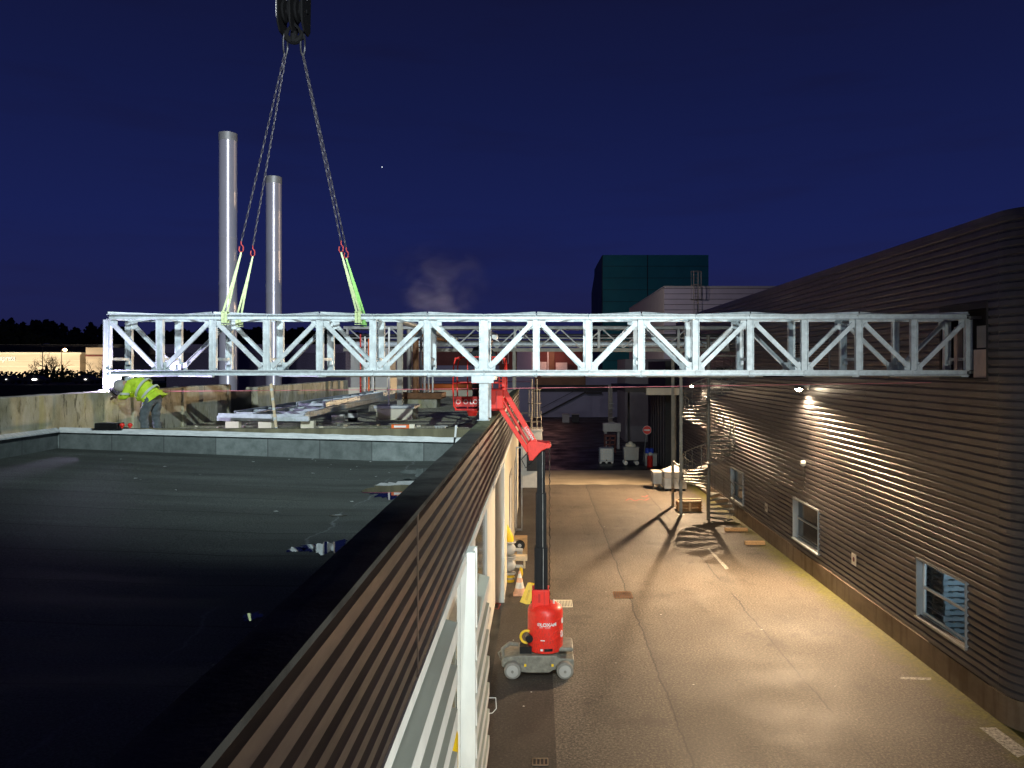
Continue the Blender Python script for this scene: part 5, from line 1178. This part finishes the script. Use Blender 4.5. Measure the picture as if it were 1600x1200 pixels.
x0, x1, y0 = 4.43, 5.43, 56.5; m = MB(); m.box(x0+.03, x1-.03, y0+.03, y0+1.1, .17, 1.1); m.build('tank', M['plastic_white'], IB, bevel=.06)
m = MB(); m.box(x0, x1, y0, y0+1.15, .10, .15)
for a in (x0, x0+.43, x1-.14): m.box(a, a+.14, y0, y0+1.15, 0, .10)
m.build('pallet_base', M['plastic_white'], IB, smooth=0)
m = MB()
for k in range(6): z = .2+.17*k; m.path([(x0, y0, z), (x1, y0, z), (x1, y0+1.13, z), (x0, y0+1.13, z)], .011, 5, True)
for k in range(6): m.tube((x0+k*(x1-x0)/5, y0-.01, .15), (x0+k*(x1-x0)/5, y0-.01, 1.12), .011, n=5); m.tube((x1+.01, y0+k*.226, .15), (x1+.01, y0+k*.226, 1.12), .011, n=5)
m.build('cage', M['galv'], IB)
m = MB(); m.tube((x0+.5, y0-.06, .22), (x0+.5, y0+.03, .22), .05, n=10); m.build('valve', M['black'], IB)
CT = thing('bin_cart', 'grey wheeled cart piled with pale bags beside the caged container', 'cart')
x0, x1, y0 = 6.1, 7.15, 55.4; m = MB(); m.prism([(x0+.02, .36), (x1-.02, .36), (x1+.03, 1.30), (x0-.03, 1.30)], y0, y0+.9); m.box(x0-.05, x1+.05, y0-.03, y0+.93, 1.27, 1.32); m.build('body', M['plastic_grey'], CT, bevel=.02)
for x, y in ((x0+.12, y0+.05), (x1-.12, y0+.05), (x0+.12, y0+.8), (x1-.12, y0+.8)):
    wm = MB(); wm.lathe([(.0, -.04), (.14, -.04), (.16, 0), (.14, .04), (.0, .04)], (x, y, .16), 16, 'y'); wm.build('wheel', M['plastic_white'], CT)
m = MB()
for (dx, dz, r) in ((.35, 1.38, .24), (.65, 1.36, .26), (.5, 1.55, .18)): m.ball((x0+dx, y0+.4, dz), r, r, r*.8)
tag(m.build('waste_bags', M['cream'], smooth=60), 'pale full bags piled on the grey wheeled cart', 'bags')
m = MB(); m.box(5.35, 6.3, 63, 63.9, 1.35, 1.5); m.cm = 0
for x in (5.35, 5.75, 6.2): m.box(x, x+.08, 63, 63.08, 0, 1.4); m.box(x, x+.08, 63.8, 63.88, 0, 1.4)
for z in (.3, .65, 1.0): m.box(5.35, 6.28, 63, 63.05, z, z+.12)
tag(m.build('red_crate', [M['maroon']], smooth=0), 'reddish open crate behind the caged container', 'crate')
m = MB(); m.box(5.5, 7.0, 66, 67, 1.5, 2.2); m.box(5.6, 5.8, 66.1, 66.9, 0, 1.5); m.box(6.7, 6.9, 66.1, 66.9, 0, 1.5); tag(m.build('pale_cabinet', M['plastic_grey'], bevel=.02), 'dim pale cabinet on legs behind the reddish crate', 'cabinet')
SG = thing('no_entry_sign', 'round red no-entry sign on a leaning post by the drums', 'road sign')
c = PX(1011, 672, 57.5); r = .33
m = MB(); m.lathe([(.0, -.012), (r, -.012), (r, .012), (.0, .012)], (c.x, 57.5, c.z), 36, 'y'); m.build('disc', M['red'], SG)
m = MB(); m.path([(c.x+(r-.015)*cos(a), 57.485, c.z+(r-.015)*sin(a)) for a in [2*pi*k/36 for k in range(36)]], .014, 5, True); m.box(c.x-.22, c.x+.22, 57.47, 57.487, c.z-.05, c.z+.05); m.build('white_bar', M['white'], SG)
m = MB(); m.tube((c.x-.28, 57.56, 0), (c.x+.02, 57.54, c.z+.2), .03, n=8); m.build('post', M['galv_dull'], SG)
DR = thing('red_drum', 'red drum with a white cap standing below the no-entry sign', 'drum')
m = MB(); m.lathe([(.0, 0), (.2, 0), (.21, .02), (.2, .26), (.21, .28), (.2, .54), (.21, .56), (.2, .80), (.0, .82)], (7.82, 54.4, 0), 20); m.build('barrel', M['red_dark'], DR)
m = MB(); m.ball((7.85, 54.4, .92), .15, .15, .13); m.build('cap', M['plastic_white'], DR)
m = MB(); m.box(7.55, 8.4, 54.9, 55.5, 0, .85); m.cm = 1; m.box(7.5, 8.45, 54.85, 55.55, .85, .9); tag(m.build('grey_box', [M['plastic_grey'], M['plastic_grey']], bevel=.02), 'grey box trolley behind the red drum', 'box')
m = MB(); 
for dx in (.0, .3): m.lathe([(.0, 0), (.15, 0), (.16, .3), (.10, .36), (.0, .36)], (7.75+dx, 55.2, .90), 14)
tag(m.build('blue_canisters', M['blue']), 'blue canisters standing on the grey box behind the red drum', 'canisters')
# drain covers
def grate(label, p0, p1, mat, n=10):
    a = gpt(*p0); b = gpt(*p1); x0, x1 = min(a.x, b.x), max(a.x, b.x); y0, y1 = min(a.y, b.y), max(a.y, b.y); m = MB()
    m.box(x0, x1, y0, y0+.03, .004, .016); m.box(x0, x1, y1-.03, y1, .004, .016)
    for k in range(n+1): x = x0+(x1-x0)*k/n; m.box(x-.012, x+.012, y0+.03, y1-.03, .004, .014)
    m.cm = 1; m.box(x0, x1, y0, y1, .001, .004)
    tag(m.build('drain_grate', [mat, M['black']], smooth=0), label, 'drain')
grate('pale drain grate right beside the lift body', (866, 949), (893, 938), M['cream'], 12)
grate('dark drain grate in the middle of the alley', (961, 935), (985, 925), M['rust'], 9)
grate('faint worn square cover near the bottom edge of the picture', (832, 1197), (856, 1185), M['plinth'], 4)
# small litter
m = MB()
for _ in range(46):
    x = R.uniform(-.7, 8.6); y = R.uniform(13, 40); s_ = R.uniform(.012, .035); a = R.uniform(0, 3)
    m.add([(x+s_*cos(a+t), y+s_*.6*sin(a+t), .006+R.uniform(0, .01)) for t in (0, 1.7, 3.0, 4.6)], [(0, 1, 2, 3)])
tag(m.build('litter', M['plastic_white'], smooth=0), 'scattered tiny scraps of litter on the asphalt', 'litter', kind='stuff')
m = MB()
for _ in range(26):
    x = R.uniform(-8.8, -2.2); y = 14.3-abs(R.gauss(0, 2.0)); s_ = R.uniform(.012, .04); a = R.uniform(0, 3)
    m.add([(x+s_*cos(a+t), y+s_*.6*sin(a+t), zr(x)+.022+R.uniform(0, .01)) for t in (0, 1.7, 3.0, 4.6)], [(0, 1, 2, 3)])
tag(m.build('roof_debris', M['flash'], smooth=0), 'scattered pale chips and leaves on the near roof', 'debris', kind='stuff')
# ------------------------------------------------------------------ by the low building wall
CO = thing('traffic_cone', 'faded orange and white traffic cone by the low building wall', 'traffic cone')
p = gpt(812, 929); m = MB(); H_ = .74
for (h0, h1, mt) in ((.03, .22, 0), (.22, .40, 1), (.40, .54, 0), (.54, .66, 1), (.66, .74, 0)):
    r_ = lambda h: .17*(1-h/H_)+.025; m.cm = mt; m.lathe([(r_(h0), h0), (r_(h1), h1)], (p.x, p.y, 0), 20)
m.build('cone', [simple('faded_orange', (.72, .40, .26), .6), M['plastic_white']], CO); m = MB(); m.box(p.x-.2, p.x+.2, p.y-.2, p.y+.2, 0.002, .035); m.build('base', bpy.data.materials['faded_orange'], CO, bevel=.01)
p = gpt(823, 944); m = MB(); T_ = Matrix.Translation(p) @ Matrix.Rotation(radians(-24), 4, 'Y')
m.prism([(-.16, .0), (.16, .0), (.12, .62), (-.12, .62)], -.012, .012); m.cm = 1; m.prism([(-.04, .12), (.04, .12), (.03, .42), (-.03, .42)], -.017, -.013)
m.xf(Matrix.Translation(p+V((-.06, 0, .01))) @ Matrix.Rotation(radians(20), 4, 'Y') @ Matrix.Rotation(radians(-12), 4, 'X')); k0 = len(m.v); m.cm = 0
m.prism([(-.15, .0), (.15, .0), (.11, .62), (-.11, .62)], -.012, .012); m.xf(Matrix.Translation(p+V((.06, .32, .01))) @ Matrix.Rotation(radians(12), 4, 'Y') @ Matrix.Rotation(radians(16), 4, 'X'), k0)
tag(m.build('caution_board', [M['yellow'], simple('dark_yellow', (.6, .36, .01), .5)], smooth=0), 'yellow folding caution board leaning beside the lift', 'caution board')
GV = thing('gas_valve_station', 'grey valves with yellow pipe ends on the wall behind the traffic cone', 'gas valves')
gy = 25.6
def gx(px, Y=gy): return (px-843)/1200*Y
def gz(py, Y=gy): return CZ-(py-571)/1200*Y
m = MB(); x = gx(797); m.path([(gx(786), gy+.2, gz(822)), (gx(792), gy, gz(830)), (gx(797), gy, gz(840)), (x, gy, gz(848))], .13, 12); m.build('upper_elbow', M['yellow'], GV)
for py in (858, 884):
    m = MB(); z = gz(py); m.ball((x, gy, z), .20, .18, .21); m.lathe([(.0, 0), (.2, 0), (.2, .04), (.0, .04)], (x, gy, z+.22), 20); m.lathe([(.0, 0), (.2, 0), (.2, .04), (.0, .04)], (x, gy, z-.26), 20)
    m.tube((x, gy, z), (x+.42, gy-.05, z-.02), .06, n=10); m.build('valve', M['plastic_grey'], GV)
m = MB(); m.tube((x, gy, gz(898)), (x, gy, gz(912)), .14, n=14); m.cm = 1; m.lathe([(.0, -.02), (.17, -.02), (.17, .03), (.0, .03)], (x, gy, gz(903)), 16); m.build('lower_pipe', [M['yellow'], M['galv_dull']], GV)
m = MB(); m.tube((x, gy, gz(912)), (x, gy, .0), .11, n=14); m.build('riser', M['black'], GV)
m = MB(); m.path([(x+.36, gy-.05, gz(884)), (x+.38, gy-.05, gz(896)), (x+.30, gy, gz(908)), (x+.28, gy, 0.02)], .055, 10); m.build('side_hose', M['yellow'], GV)
# cardboard and plank
m = MB(); a = PX(803, 865, 29); m.box(a.x, a.x+.50, 29, 29.5, 0, .68); m.cm = 1; m.box(a.x-.01, a.x+.2, 28.99, 29, .5, .55); tag(m.build('cardboard_sheet', [M['card'], M['wood_pale']], bevel=.01), 'brown cardboard box by the wall behind the valves', 'box')
m = MB(); m.lathe([(.0, -.06), (.16, -.06), (.2, 0), (.16, .06), (.0, .06)], (gx(812, 28.6), 28.6, gz(852, 28.6)), 18, 'y'); m.cm = 1; m.lathe([(.0, -.09), (.07, -.09), (.07, .06), (.0, .06)], (gx(812, 28.6), 28.6, gz(852, 28.6)), 12, 'y'); m.box(gx(812, 28.6)-.1, gx(812, 28.6)+.1, 28.5, 28.7, 0, gz(862, 28.6)); tag(m.build('cable_drum', [M['black'], M['galv_dull']]), 'small black cable drum against the brown cardboard box', 'cable drum')
m = MB(); m.box(gx(800, 27.5), gx(824, 27.5), 27.2, 27.5, gz(873, 27.5), gz(866, 27.5)); m.box(gx(803, 27.5), gx(806, 27.5), 27.25, 27.45, 0, gz(873, 27.5)); m.box(gx(818, 27.5), gx(821, 27.5), 27.25, 27.45, 0, gz(873, 27.5)); tag(m.build('plank_trestle', M['wood_pale'], smooth=0), 'pale plank on short legs just behind the grey valves', 'plank')
BF = thing('beige_frame', 'slim upright metal frame standing against the cream wall', 'frame')
m = MB(); y = 33.4; a = (806-843)/1200*y; b = (814.5-843)/1200*y
m.box(a, a+.05, y, y+.05, 0, 3.6); m.box(b, b+.05, y, y+.05, 0, 3.6); m.box(a, b+.05, y, y+.05, 3.6, 3.66); m.box(a, b+.05, y, y+.05, .02, .1); m.build('upright', M['galv_dull'], BF, smooth=0)
# machines glimpsed behind the louvres
PM = thing('yellow_pump', 'yellow-orange machine part glimpsed behind the louvre posts', 'machine')
m = MB(); m.lathe([(.0, 0), (.12, 0), (.14, .05), (.14, .5), (.10, .62), (.0, .66)], (-1.22, 10.2, 1.8), 18); m.box(-1.5, -1.15, 9.9, 10.3, 1.6, 1.85); m.build('motor', M['yellow'], PM, bevel=.01)
m = MB(); m.box(-1.6, -1.14, 9.4, 10.4, 0, 1.6); m.build('base', M['wood'], PM, bevel=.01)
m = MB(); m.path([(-1.0, 14.0, 1.14), (-.80, 14.05, 1.12), (-.79, 14.06, .92), (-.86, 14.06, .84), (-1.0, 14.0, .84)], .008, 6); m.box(-1.34, -1.0, 13.97, 14.0, .8, 1.2); tag(m.build('wall_hook', M['white']), 'thin white loop of wire sticking out past the louvre blades', 'wire loop')
# ------------------------------------------------------------------ distant left
def flat(Y, x0, x1, y0, y1, dep=20): return ((x0-843)/1200*Y, (x1-843)/1200*Y, Y, Y+dep, CZ-(y1-571)/1200*Y, CZ-(y0-571)/1200*Y)
LG = thing('floodlit_warehouse', 'long low warehouse washed in warm floodlight at the far left', 'building')
Yf = 200; a = flat(Yf, -60, 125, 553.5, 600); m = MB(); m.box(a[0], a[1], Yf, Yf+40, 0, a[5]); m.build('wall', M['bldg_lit'], LG, smooth=0)
m = MB(); m.box(a[0], a[1]+.5, Yf-.3, Yf+40, a[5], a[5]+.5); m.build('roof_edge', M['cream'], LG, smooth=0)
m = MB()
for k in range(1, 6): m.box(a[0], a[1], Yf-.06, Yf-.001, a[5]-1.6*k-.05, a[5]-1.6*k+.05)
m.build('panel_joint', M['cream'], LG, smooth=0)
m = MB(); m.box(a[0]-10, (70-843)/1200*206+30, 206, 236, a[5], CZ+(571-538)/1200*206); m.build('upper_roof', M['dark'], LG, smooth=0)
v_, f_ = text_mesh('xpress', 2.1, .05, 'LEFT', .05); m = MB(); xx = (0-843)/1200*Yf; m.add([(xx+x*.74, Yf-.12-z, CZ+(571-563.5)/1200*Yf+y) for (x, y, z) in v_], f_); m.build('lettering', M['white'], LG, smooth=0, fixn=False)
v_, f_ = text_mesh('parcel', 1.1, .05, 'LEFT', .03)
b = flat(Yf-8, 134, 172, 543, 600); L2 = thing('floodlit_annex', 'taller floodlit block just left of the end of the bridge', 'building')
m = MB(); m.box(b[0], b[1], Yf-8, Yf+20, 0, b[5]); m.build('wall', M['bldg_lit'], L2, smooth=0)
m = MB(); m.box(b[0]-.1, b[1], Yf-8.1, Yf-8.001, CZ+(571-557)/1200*192, CZ+(571-554)/1200*192); m.build('band', M['maroon'], L2, smooth=0)
m = MB(); m.box(a[1]+.1, b[0]-.1, Yf+6, Yf+8, 0, a[5]-2); m.cm = 1
for k in range(3): m.box(a[1]+.3+1.1*k, a[1]+.9+1.1*k, Yf+5.9, Yf+5.99, 4, 8)
m.build('link_wall', [M['dark'], M['plastic_white']], L2, smooth=0)
for (x, pw) in ((-146, 9500), (-134, 9500), (-121, 9500)):
    lamp('facade_light', 'SPOT', (x, 186, 5.6), (x+1, Yf, 8.2), pw, (1.0, .86, .64), .5, 125, .9)
lamp('facade_light', 'SPOT', (-110, 180, 5.6), (-111, 192, 8.0), 6500, (1.0, .84, .62), .5, 120, .9)
# hedge and dark bank in front
m = MB()
for _ in range(5200):
    x = R.uniform(-135, -78); h = 5.3+.5*mnoise.noise((x*.12, 0, 0))+.4*mnoise.noise((x*.6, 2, 0)); c_ = V((x, R.uniform(150, 154), R.uniform(1.2, 1)*h*R.random()**.4)); s_ = R.uniform(.15, .34)
    a_ = V((R.gauss(0, 1), R.gauss(0, 1), R.gauss(0, 1))).normalized()*s_; b_ = a_.orthogonal().normalized()*s_; m.add([c_-a_, c_+b_, c_+a_, c_-b_], [(0, 1, 2, 3)])
m.box(-135, -78, 152, 154, 0, 4.6)
tag(m.build('hedge', M['hedge'], smooth=0, fixn=False), 'long dark hedge in front of the floodlit warehouse', 'hedge', kind='stuff')
def bare_tree(name, label, x, y, h, seed, grp=None):
    r = random.Random(seed); t_ = thing(name, label, 'tree', grp); m = MB()
    m.path([(x, y, 0), (x+.1, y, h*.35)], [h*.03, h*.022], 7); m.build('trunk', M['bark'], t_); m = MB()
    def br(p, d, L_, rad, dep):
        q = p+d*L_; m.path([p, p+d*L_*.5+V((r.gauss(0, .05), 0, r.gauss(0, .05)))*L_, q], [rad, rad*.8, rad*.6], 4)
        if dep:
            for _ in range(3 if dep > 1 else 4): br(p+d*L_*r.uniform(.5, 1), (d+V((r.gauss(0, .55), r.gauss(0, .55), r.gauss(.12, .35)))).normalized(), L_*r.uniform(.6, .8), rad*.55, dep-1)
    for _ in range(5): br(V((x+.1, y, h*.33)), V((r.gauss(0, .5), r.gauss(0, .5), 1)).normalized(), h*.25, h*.012, 4)
    m.build('crown', M['bark'], t_, smooth=0); return t_
bare_tree('bare_tree', 'bare tree silhouetted against the lit wall near its lettering', -106, 165, 11.5, 3); bare_tree('bare_tree', 'bare tree in front of the taller floodlit block', -94, 165, 10, 5); bare_tree('bare_tree', 'small bare tree between the lamp post and the left bare tree', -102, 166, 7.0, 8)
def conifer(x, y, h, r0, label):
    t_ = thing('conifer', label, 'tree', 'small dark conifers by the hedge'); m = MB(); m.tube((x, y, 0), (x, y, h*.3), .12); m.build('trunk', M['bark'], t_); m = MB()
    for _ in range(900):
        u = R.random()**.7; rr = r0*(1-u)*R.uniform(.5, 1.05); an = R.uniform(0, 2*pi); c_ = V((x+rr*cos(an), y+rr*sin(an), .5+u*(h-.5))); a_ = V((R.gauss(0, 1), R.gauss(0, 1), R.gauss(0, 1))).normalized()*.22; b_ = a_.orthogonal().normalized()*.14; m.add([c_-a_, c_+b_, c_+a_, c_-b_], [(0, 1, 2, 3)])
    m.build('crown', M['needles'], t_, smooth=0, fixn=False)
conifer((73-843)/1200*148, 148, 7.0, .95, 'left one of two small cone-shaped conifers'); conifer((97.5-843)/1200*148, 148, 7.2, .95, 'right one of two small cone-shaped conifers')
def street_lamp(px, ptop, Y, label, lit):
    t_ = thing('street_lamp', label, 'street lamp', 'street lamps at the far left'); x = (px-843)/1200*Y; z = CZ+(571-ptop)/1200*Y
    m = MB(); m.tube((x, Y, 0), (x, Y, z), .11, .07, 8); m.build('pole', M['steel_dark'], t_); m = MB(); m.tube((x, Y, z), (x+.9, Y, z+.1), .05, n=6); m.box(x+.4, x+1.4, Y-.15, Y+.15, z+.05, z+.2); m.build('head', M['galv_dull'], t_)
    if lit:
        m = MB(); m.ball((x+.9, Y-.1, z-.02), .52, .3, .36); m.build('bulb', M['bulb_orange'], t_)
        l = lamp('street_lamp_light', 'POINT', (x+.9, Y-.6, z-.6), None, 400, (1, .5, .2), .3); l.parent = t_
street_lamp(66.5, 538, 160, 'unlit tall lamp post crossing in front of the lit wall', False); street_lamp(96, 546.5, 182, 'street lamp with a small glowing orange bulb above the lit wall', True)
# parked cars with lit headlights
def car(x, y, label, lit=1.0):
    t_ = thing('parked_car', label, 'car', 'cars beyond the roof wall'); m = MB()
    m.prism([(-2.1, .35), (2.1, .35), (2.15, .8), (1.3, .95), (.6, 1.42), (-1.0, 1.45), (-1.7, 1.0), (-2.15, .9)], y-.85, y+.85); m.v = [(a+x, b, c) for a, b, c in m.v]; m.build('body', M['steel_dark'], t_, bevel=.06)
    for dx in (-1.35, 1.35):
        for dy in (-.85, .85): m = MB(); m.lathe([(.0, -.1), (.3, -.1), (.32, 0), (.3, .1), (.0, .1)], (x+dx, y+dy, .32), 14, 'y'); m.build('wheel', M['black'], t_)
    m = MB(); m.ball((x+.25, y-.95, .8), .38*lit, .1, .13*lit); m.build('headlight', M['headlight'], t_)
E_ = thing('embankment', 'dark raised bank below the hedge beyond the roof wall', 'bank'); 
m = MB(); m.prism([(118, -1), (128, 3.9), (160, 4.0), (166, 0)], -140, -70, 'x'); m.build('slope', M['needles'], E_, smooth=0)
for (px, lit, lab) in ((57, 1.2, 'dark car with one bright headlight below the hedge'), (13, .35, 'dark car with a faint light at the left frame edge'), (136, .55, 'dark car with a dim light below the taller floodlit block')):
    Y = 133; x = (px-843)/1200*Y; n0 = set(bpy.data.objects); car(x, Y, lab, lit)
    for o in set(bpy.data.objects)-n0:
        if o.parent is None: o.location.z = 4.0
# woods on the skyline
m = MB()
def crown(cx, cy, z0, h, r, n):
    for _ in range(n):
        u = R.random(); rr = r*(sin(pi*min(1, u*.9+.12))**.7)*R.uniform(.2, 1.1); an = R.uniform(0, 2*pi); c_ = V((cx+rr*cos(an), cy+rr*sin(an)*.6, z0+u*h)); s_ = R.uniform(.5, 1.1)
        a_ = V((R.gauss(0, 1), R.gauss(0, .4), R.gauss(0, 1))).normalized()*s_; b_ = a_.orthogonal().normalized()*s_*.8; m.add([c_-a_, c_+b_, c_+a_, c_-b_], [(0, 1, 2, 3)])
def top_at(px):
    tab = [(-60, 505), (0, 501), (12, 497), (35, 499), (60, 504), (70, 513), (80, 519), (100, 517), (120, 510), (140, 502), (150, 505), (158, 512), (200, 515), (280, 516), (330, 516), (385, 516), (400, 513), (450, 512), (480, 513), (520, 515), (560, 521), (620, 528)]
    for (a, b), (c, d) in zip(tab[:-1], tab[1:]):
        if a <= px <= c: return b+(d-b)*(px-a)/(c-a)
    return 530
Yw = 290; px = -40
while px < 600:
    X_ = (px-843)/1200*Yw; zt_ = CZ+(571-top_at(px)-R.uniform(-2.2, .8))/1200*Yw; r = R.uniform(3.2, 5.2)
    crown(X_, Yw+R.uniform(0, 20), zt_-12, 12, r, 210); px += R.uniform(4, 7)
m.add([(-260, 302, -1), (-40, 302, -1), (-40, 302, 14), (-120, 302, 17.5), (-160, 302, 17.5), (-178, 302, 17), (-200, 302, 21.5), (-260, 302, 23)], [(0, 1, 2, 3, 4, 5, 6, 7)])
tag(m.build('far_woods', M['needles'], smooth=0, fixn=False), 'dark line of trees along the skyline at the left', 'woods', kind='stuff')
# dark sheds beyond the side wall
SH = thing('distant_shed', 'low dark violet shed seen through the bridge behind the flues', 'building')
m = MB(); Y = 95; m.box((260-843)/1200*Y, (560-843)/1200*Y, Y, Y+25, 0, CZ+(571-547)/1200*Y); m.build('wall', simple('dark_violet_render', (.16, .13, .20), .8), SH, smooth=0)
m = MB(); m.box((258-843)/1200*Y, (562-843)/1200*Y, Y-.3, Y+.0-.001, CZ+(571-547)/1200*Y-.35, CZ+(571-538)/1200*Y); m.build('roof_edge', simple('pale_violet_roof', (.26, .21, .30), .8), SH, smooth=0)
m = MB(); Y = 70; S2 = thing('pinkish_shed', 'pinkish-grey block behind the plant room pipes', 'building'); m.box((540-843)/1200*Y, (625-843)/1200*Y, Y, Y+12, 0, CZ+(571-545)/1200*Y); m.build('wall', simple('pinkish_render', (.34, .26, .28), .8), S2, smooth=0)
m = MB(); m.box((540-843)/1200*Y-.1, (625-843)/1200*Y+.1, Y-.1, Y+12, CZ+(571-545)/1200*Y, CZ+(571-541)/1200*Y); m.build('roof', M['dark'], S2, smooth=0)
# ------------------------------------------------------------------ steam plume, lit by an added unseen spot below it
def steam():
    t = bpy.data.materials.new('steam'); t.use_nodes = True; n = t.node_tree; n.nodes.clear(); N = lambda ty: n.nodes.new('ShaderNode'+ty); Lk = n.links.new
    o_ = N('OutputMaterial'); v = N('VolumePrincipled'); tc_ = N('TexCoord'); mp_ = N('Mapping'); ns = N('TexNoise'); g = N('MapRange'); ln = N('VectorMath'); ln.operation = 'LENGTH'; s_ = N('MapRange'); mu = N('Math'); mu.operation = 'MULTIPLY'; mu2 = N('Math'); mu2.operation = 'MULTIPLY'
    Lk(tc_.outputs['Object'], mp_.inputs[0]); mp_.inputs['Scale'].default_value = (1.1, 1.1, 1.7); mp_.inputs['Rotation'].default_value = (0, .5, 0); Lk(mp_.outputs[0], ns.inputs['Vector']); ns.inputs['Scale'].default_value = 1.6; ns.inputs['Detail'].default_value = 5; ns.inputs['Distortion'].default_value = .6
    Lk(ns.outputs['Fac'], g.inputs[0]); g.inputs[1].default_value = .46; g.inputs[2].default_value = .74
    Lk(tc_.outputs['Object'], ln.inputs[0]); Lk(ln.outputs['Value'], s_.inputs[0]); s_.inputs[1].default_value = .35; s_.inputs[2].default_value = .98; s_.inputs[3].default_value = 1; s_.inputs[4].default_value = 0
    Lk(g.outputs[0], mu.inputs[0]); Lk(s_.outputs[0], mu.inputs[1]); Lk(mu.outputs[0], mu2.inputs[0]); mu2.inputs[1].default_value = .11
    Lk(mu2.outputs[0], v.inputs['Density']); v.inputs['Color'].default_value = (.95, .9, .9, 1); v.inputs['Anisotropy'].default_value = .2; Lk(v.outputs[0], o_.inputs['Volume']); return t
m = MB(); m.ball((0, 0, 0), 1, 1, 1, 24, 14); pc = PX(684, 447, 150)
st_ = m.build('steam_plume', steam()); st_.location = pc; st_.scale = (11.0, 6, 9.5); tag(st_, 'faint pinkish plume of steam drifting above the middle of the bridge', 'steam', kind='stuff')
lamp('steam_fill', 'SPOT', (pc.x-3, 146, 9.5), (pc.x, 150, 20), 9000, (.92, .80, .84), .8, 75, .6)
m = MB(); p = PX(597, 261, 900); m.ball(p, .6, n=10, m=6); tag(m.build('evening_star', emit('star', (.9, .95, 1), 1.6)), 'single small star in the blue sky right of the chains', 'star')
# warm light inside the far upper terrace, orange glow under the far roof edge
lamp('terrace_light', 'POINT', (1.6, 106.2, 8.6), None, 220, (1.0, .45, .35), .4)
OS = thing('lit_canopy_strip', 'long low orange-lit soffit strip seen under the bridge behind the lift platform', 'canopy')
m = MB(); m.box((655-843)/1200*60, (742-843)/1200*60, 60, 62, CZ+(571-612)/1200*60, CZ+(571-600)/1200*60); m.build('soffit_panel', M['soffit'], OS, smooth=0)
m = MB(); m.box((655-843)/1200*60, (742-843)/1200*60, 60, 64, 0, CZ+(571-614)/1200*60); m.build('wall', M['dark'], OS, smooth=0)
lamp('soffit_light', 'POINT', ((700-843)/1200*60, 58.5, 5.4), None, 40, (1.0, .5, .2), .2)
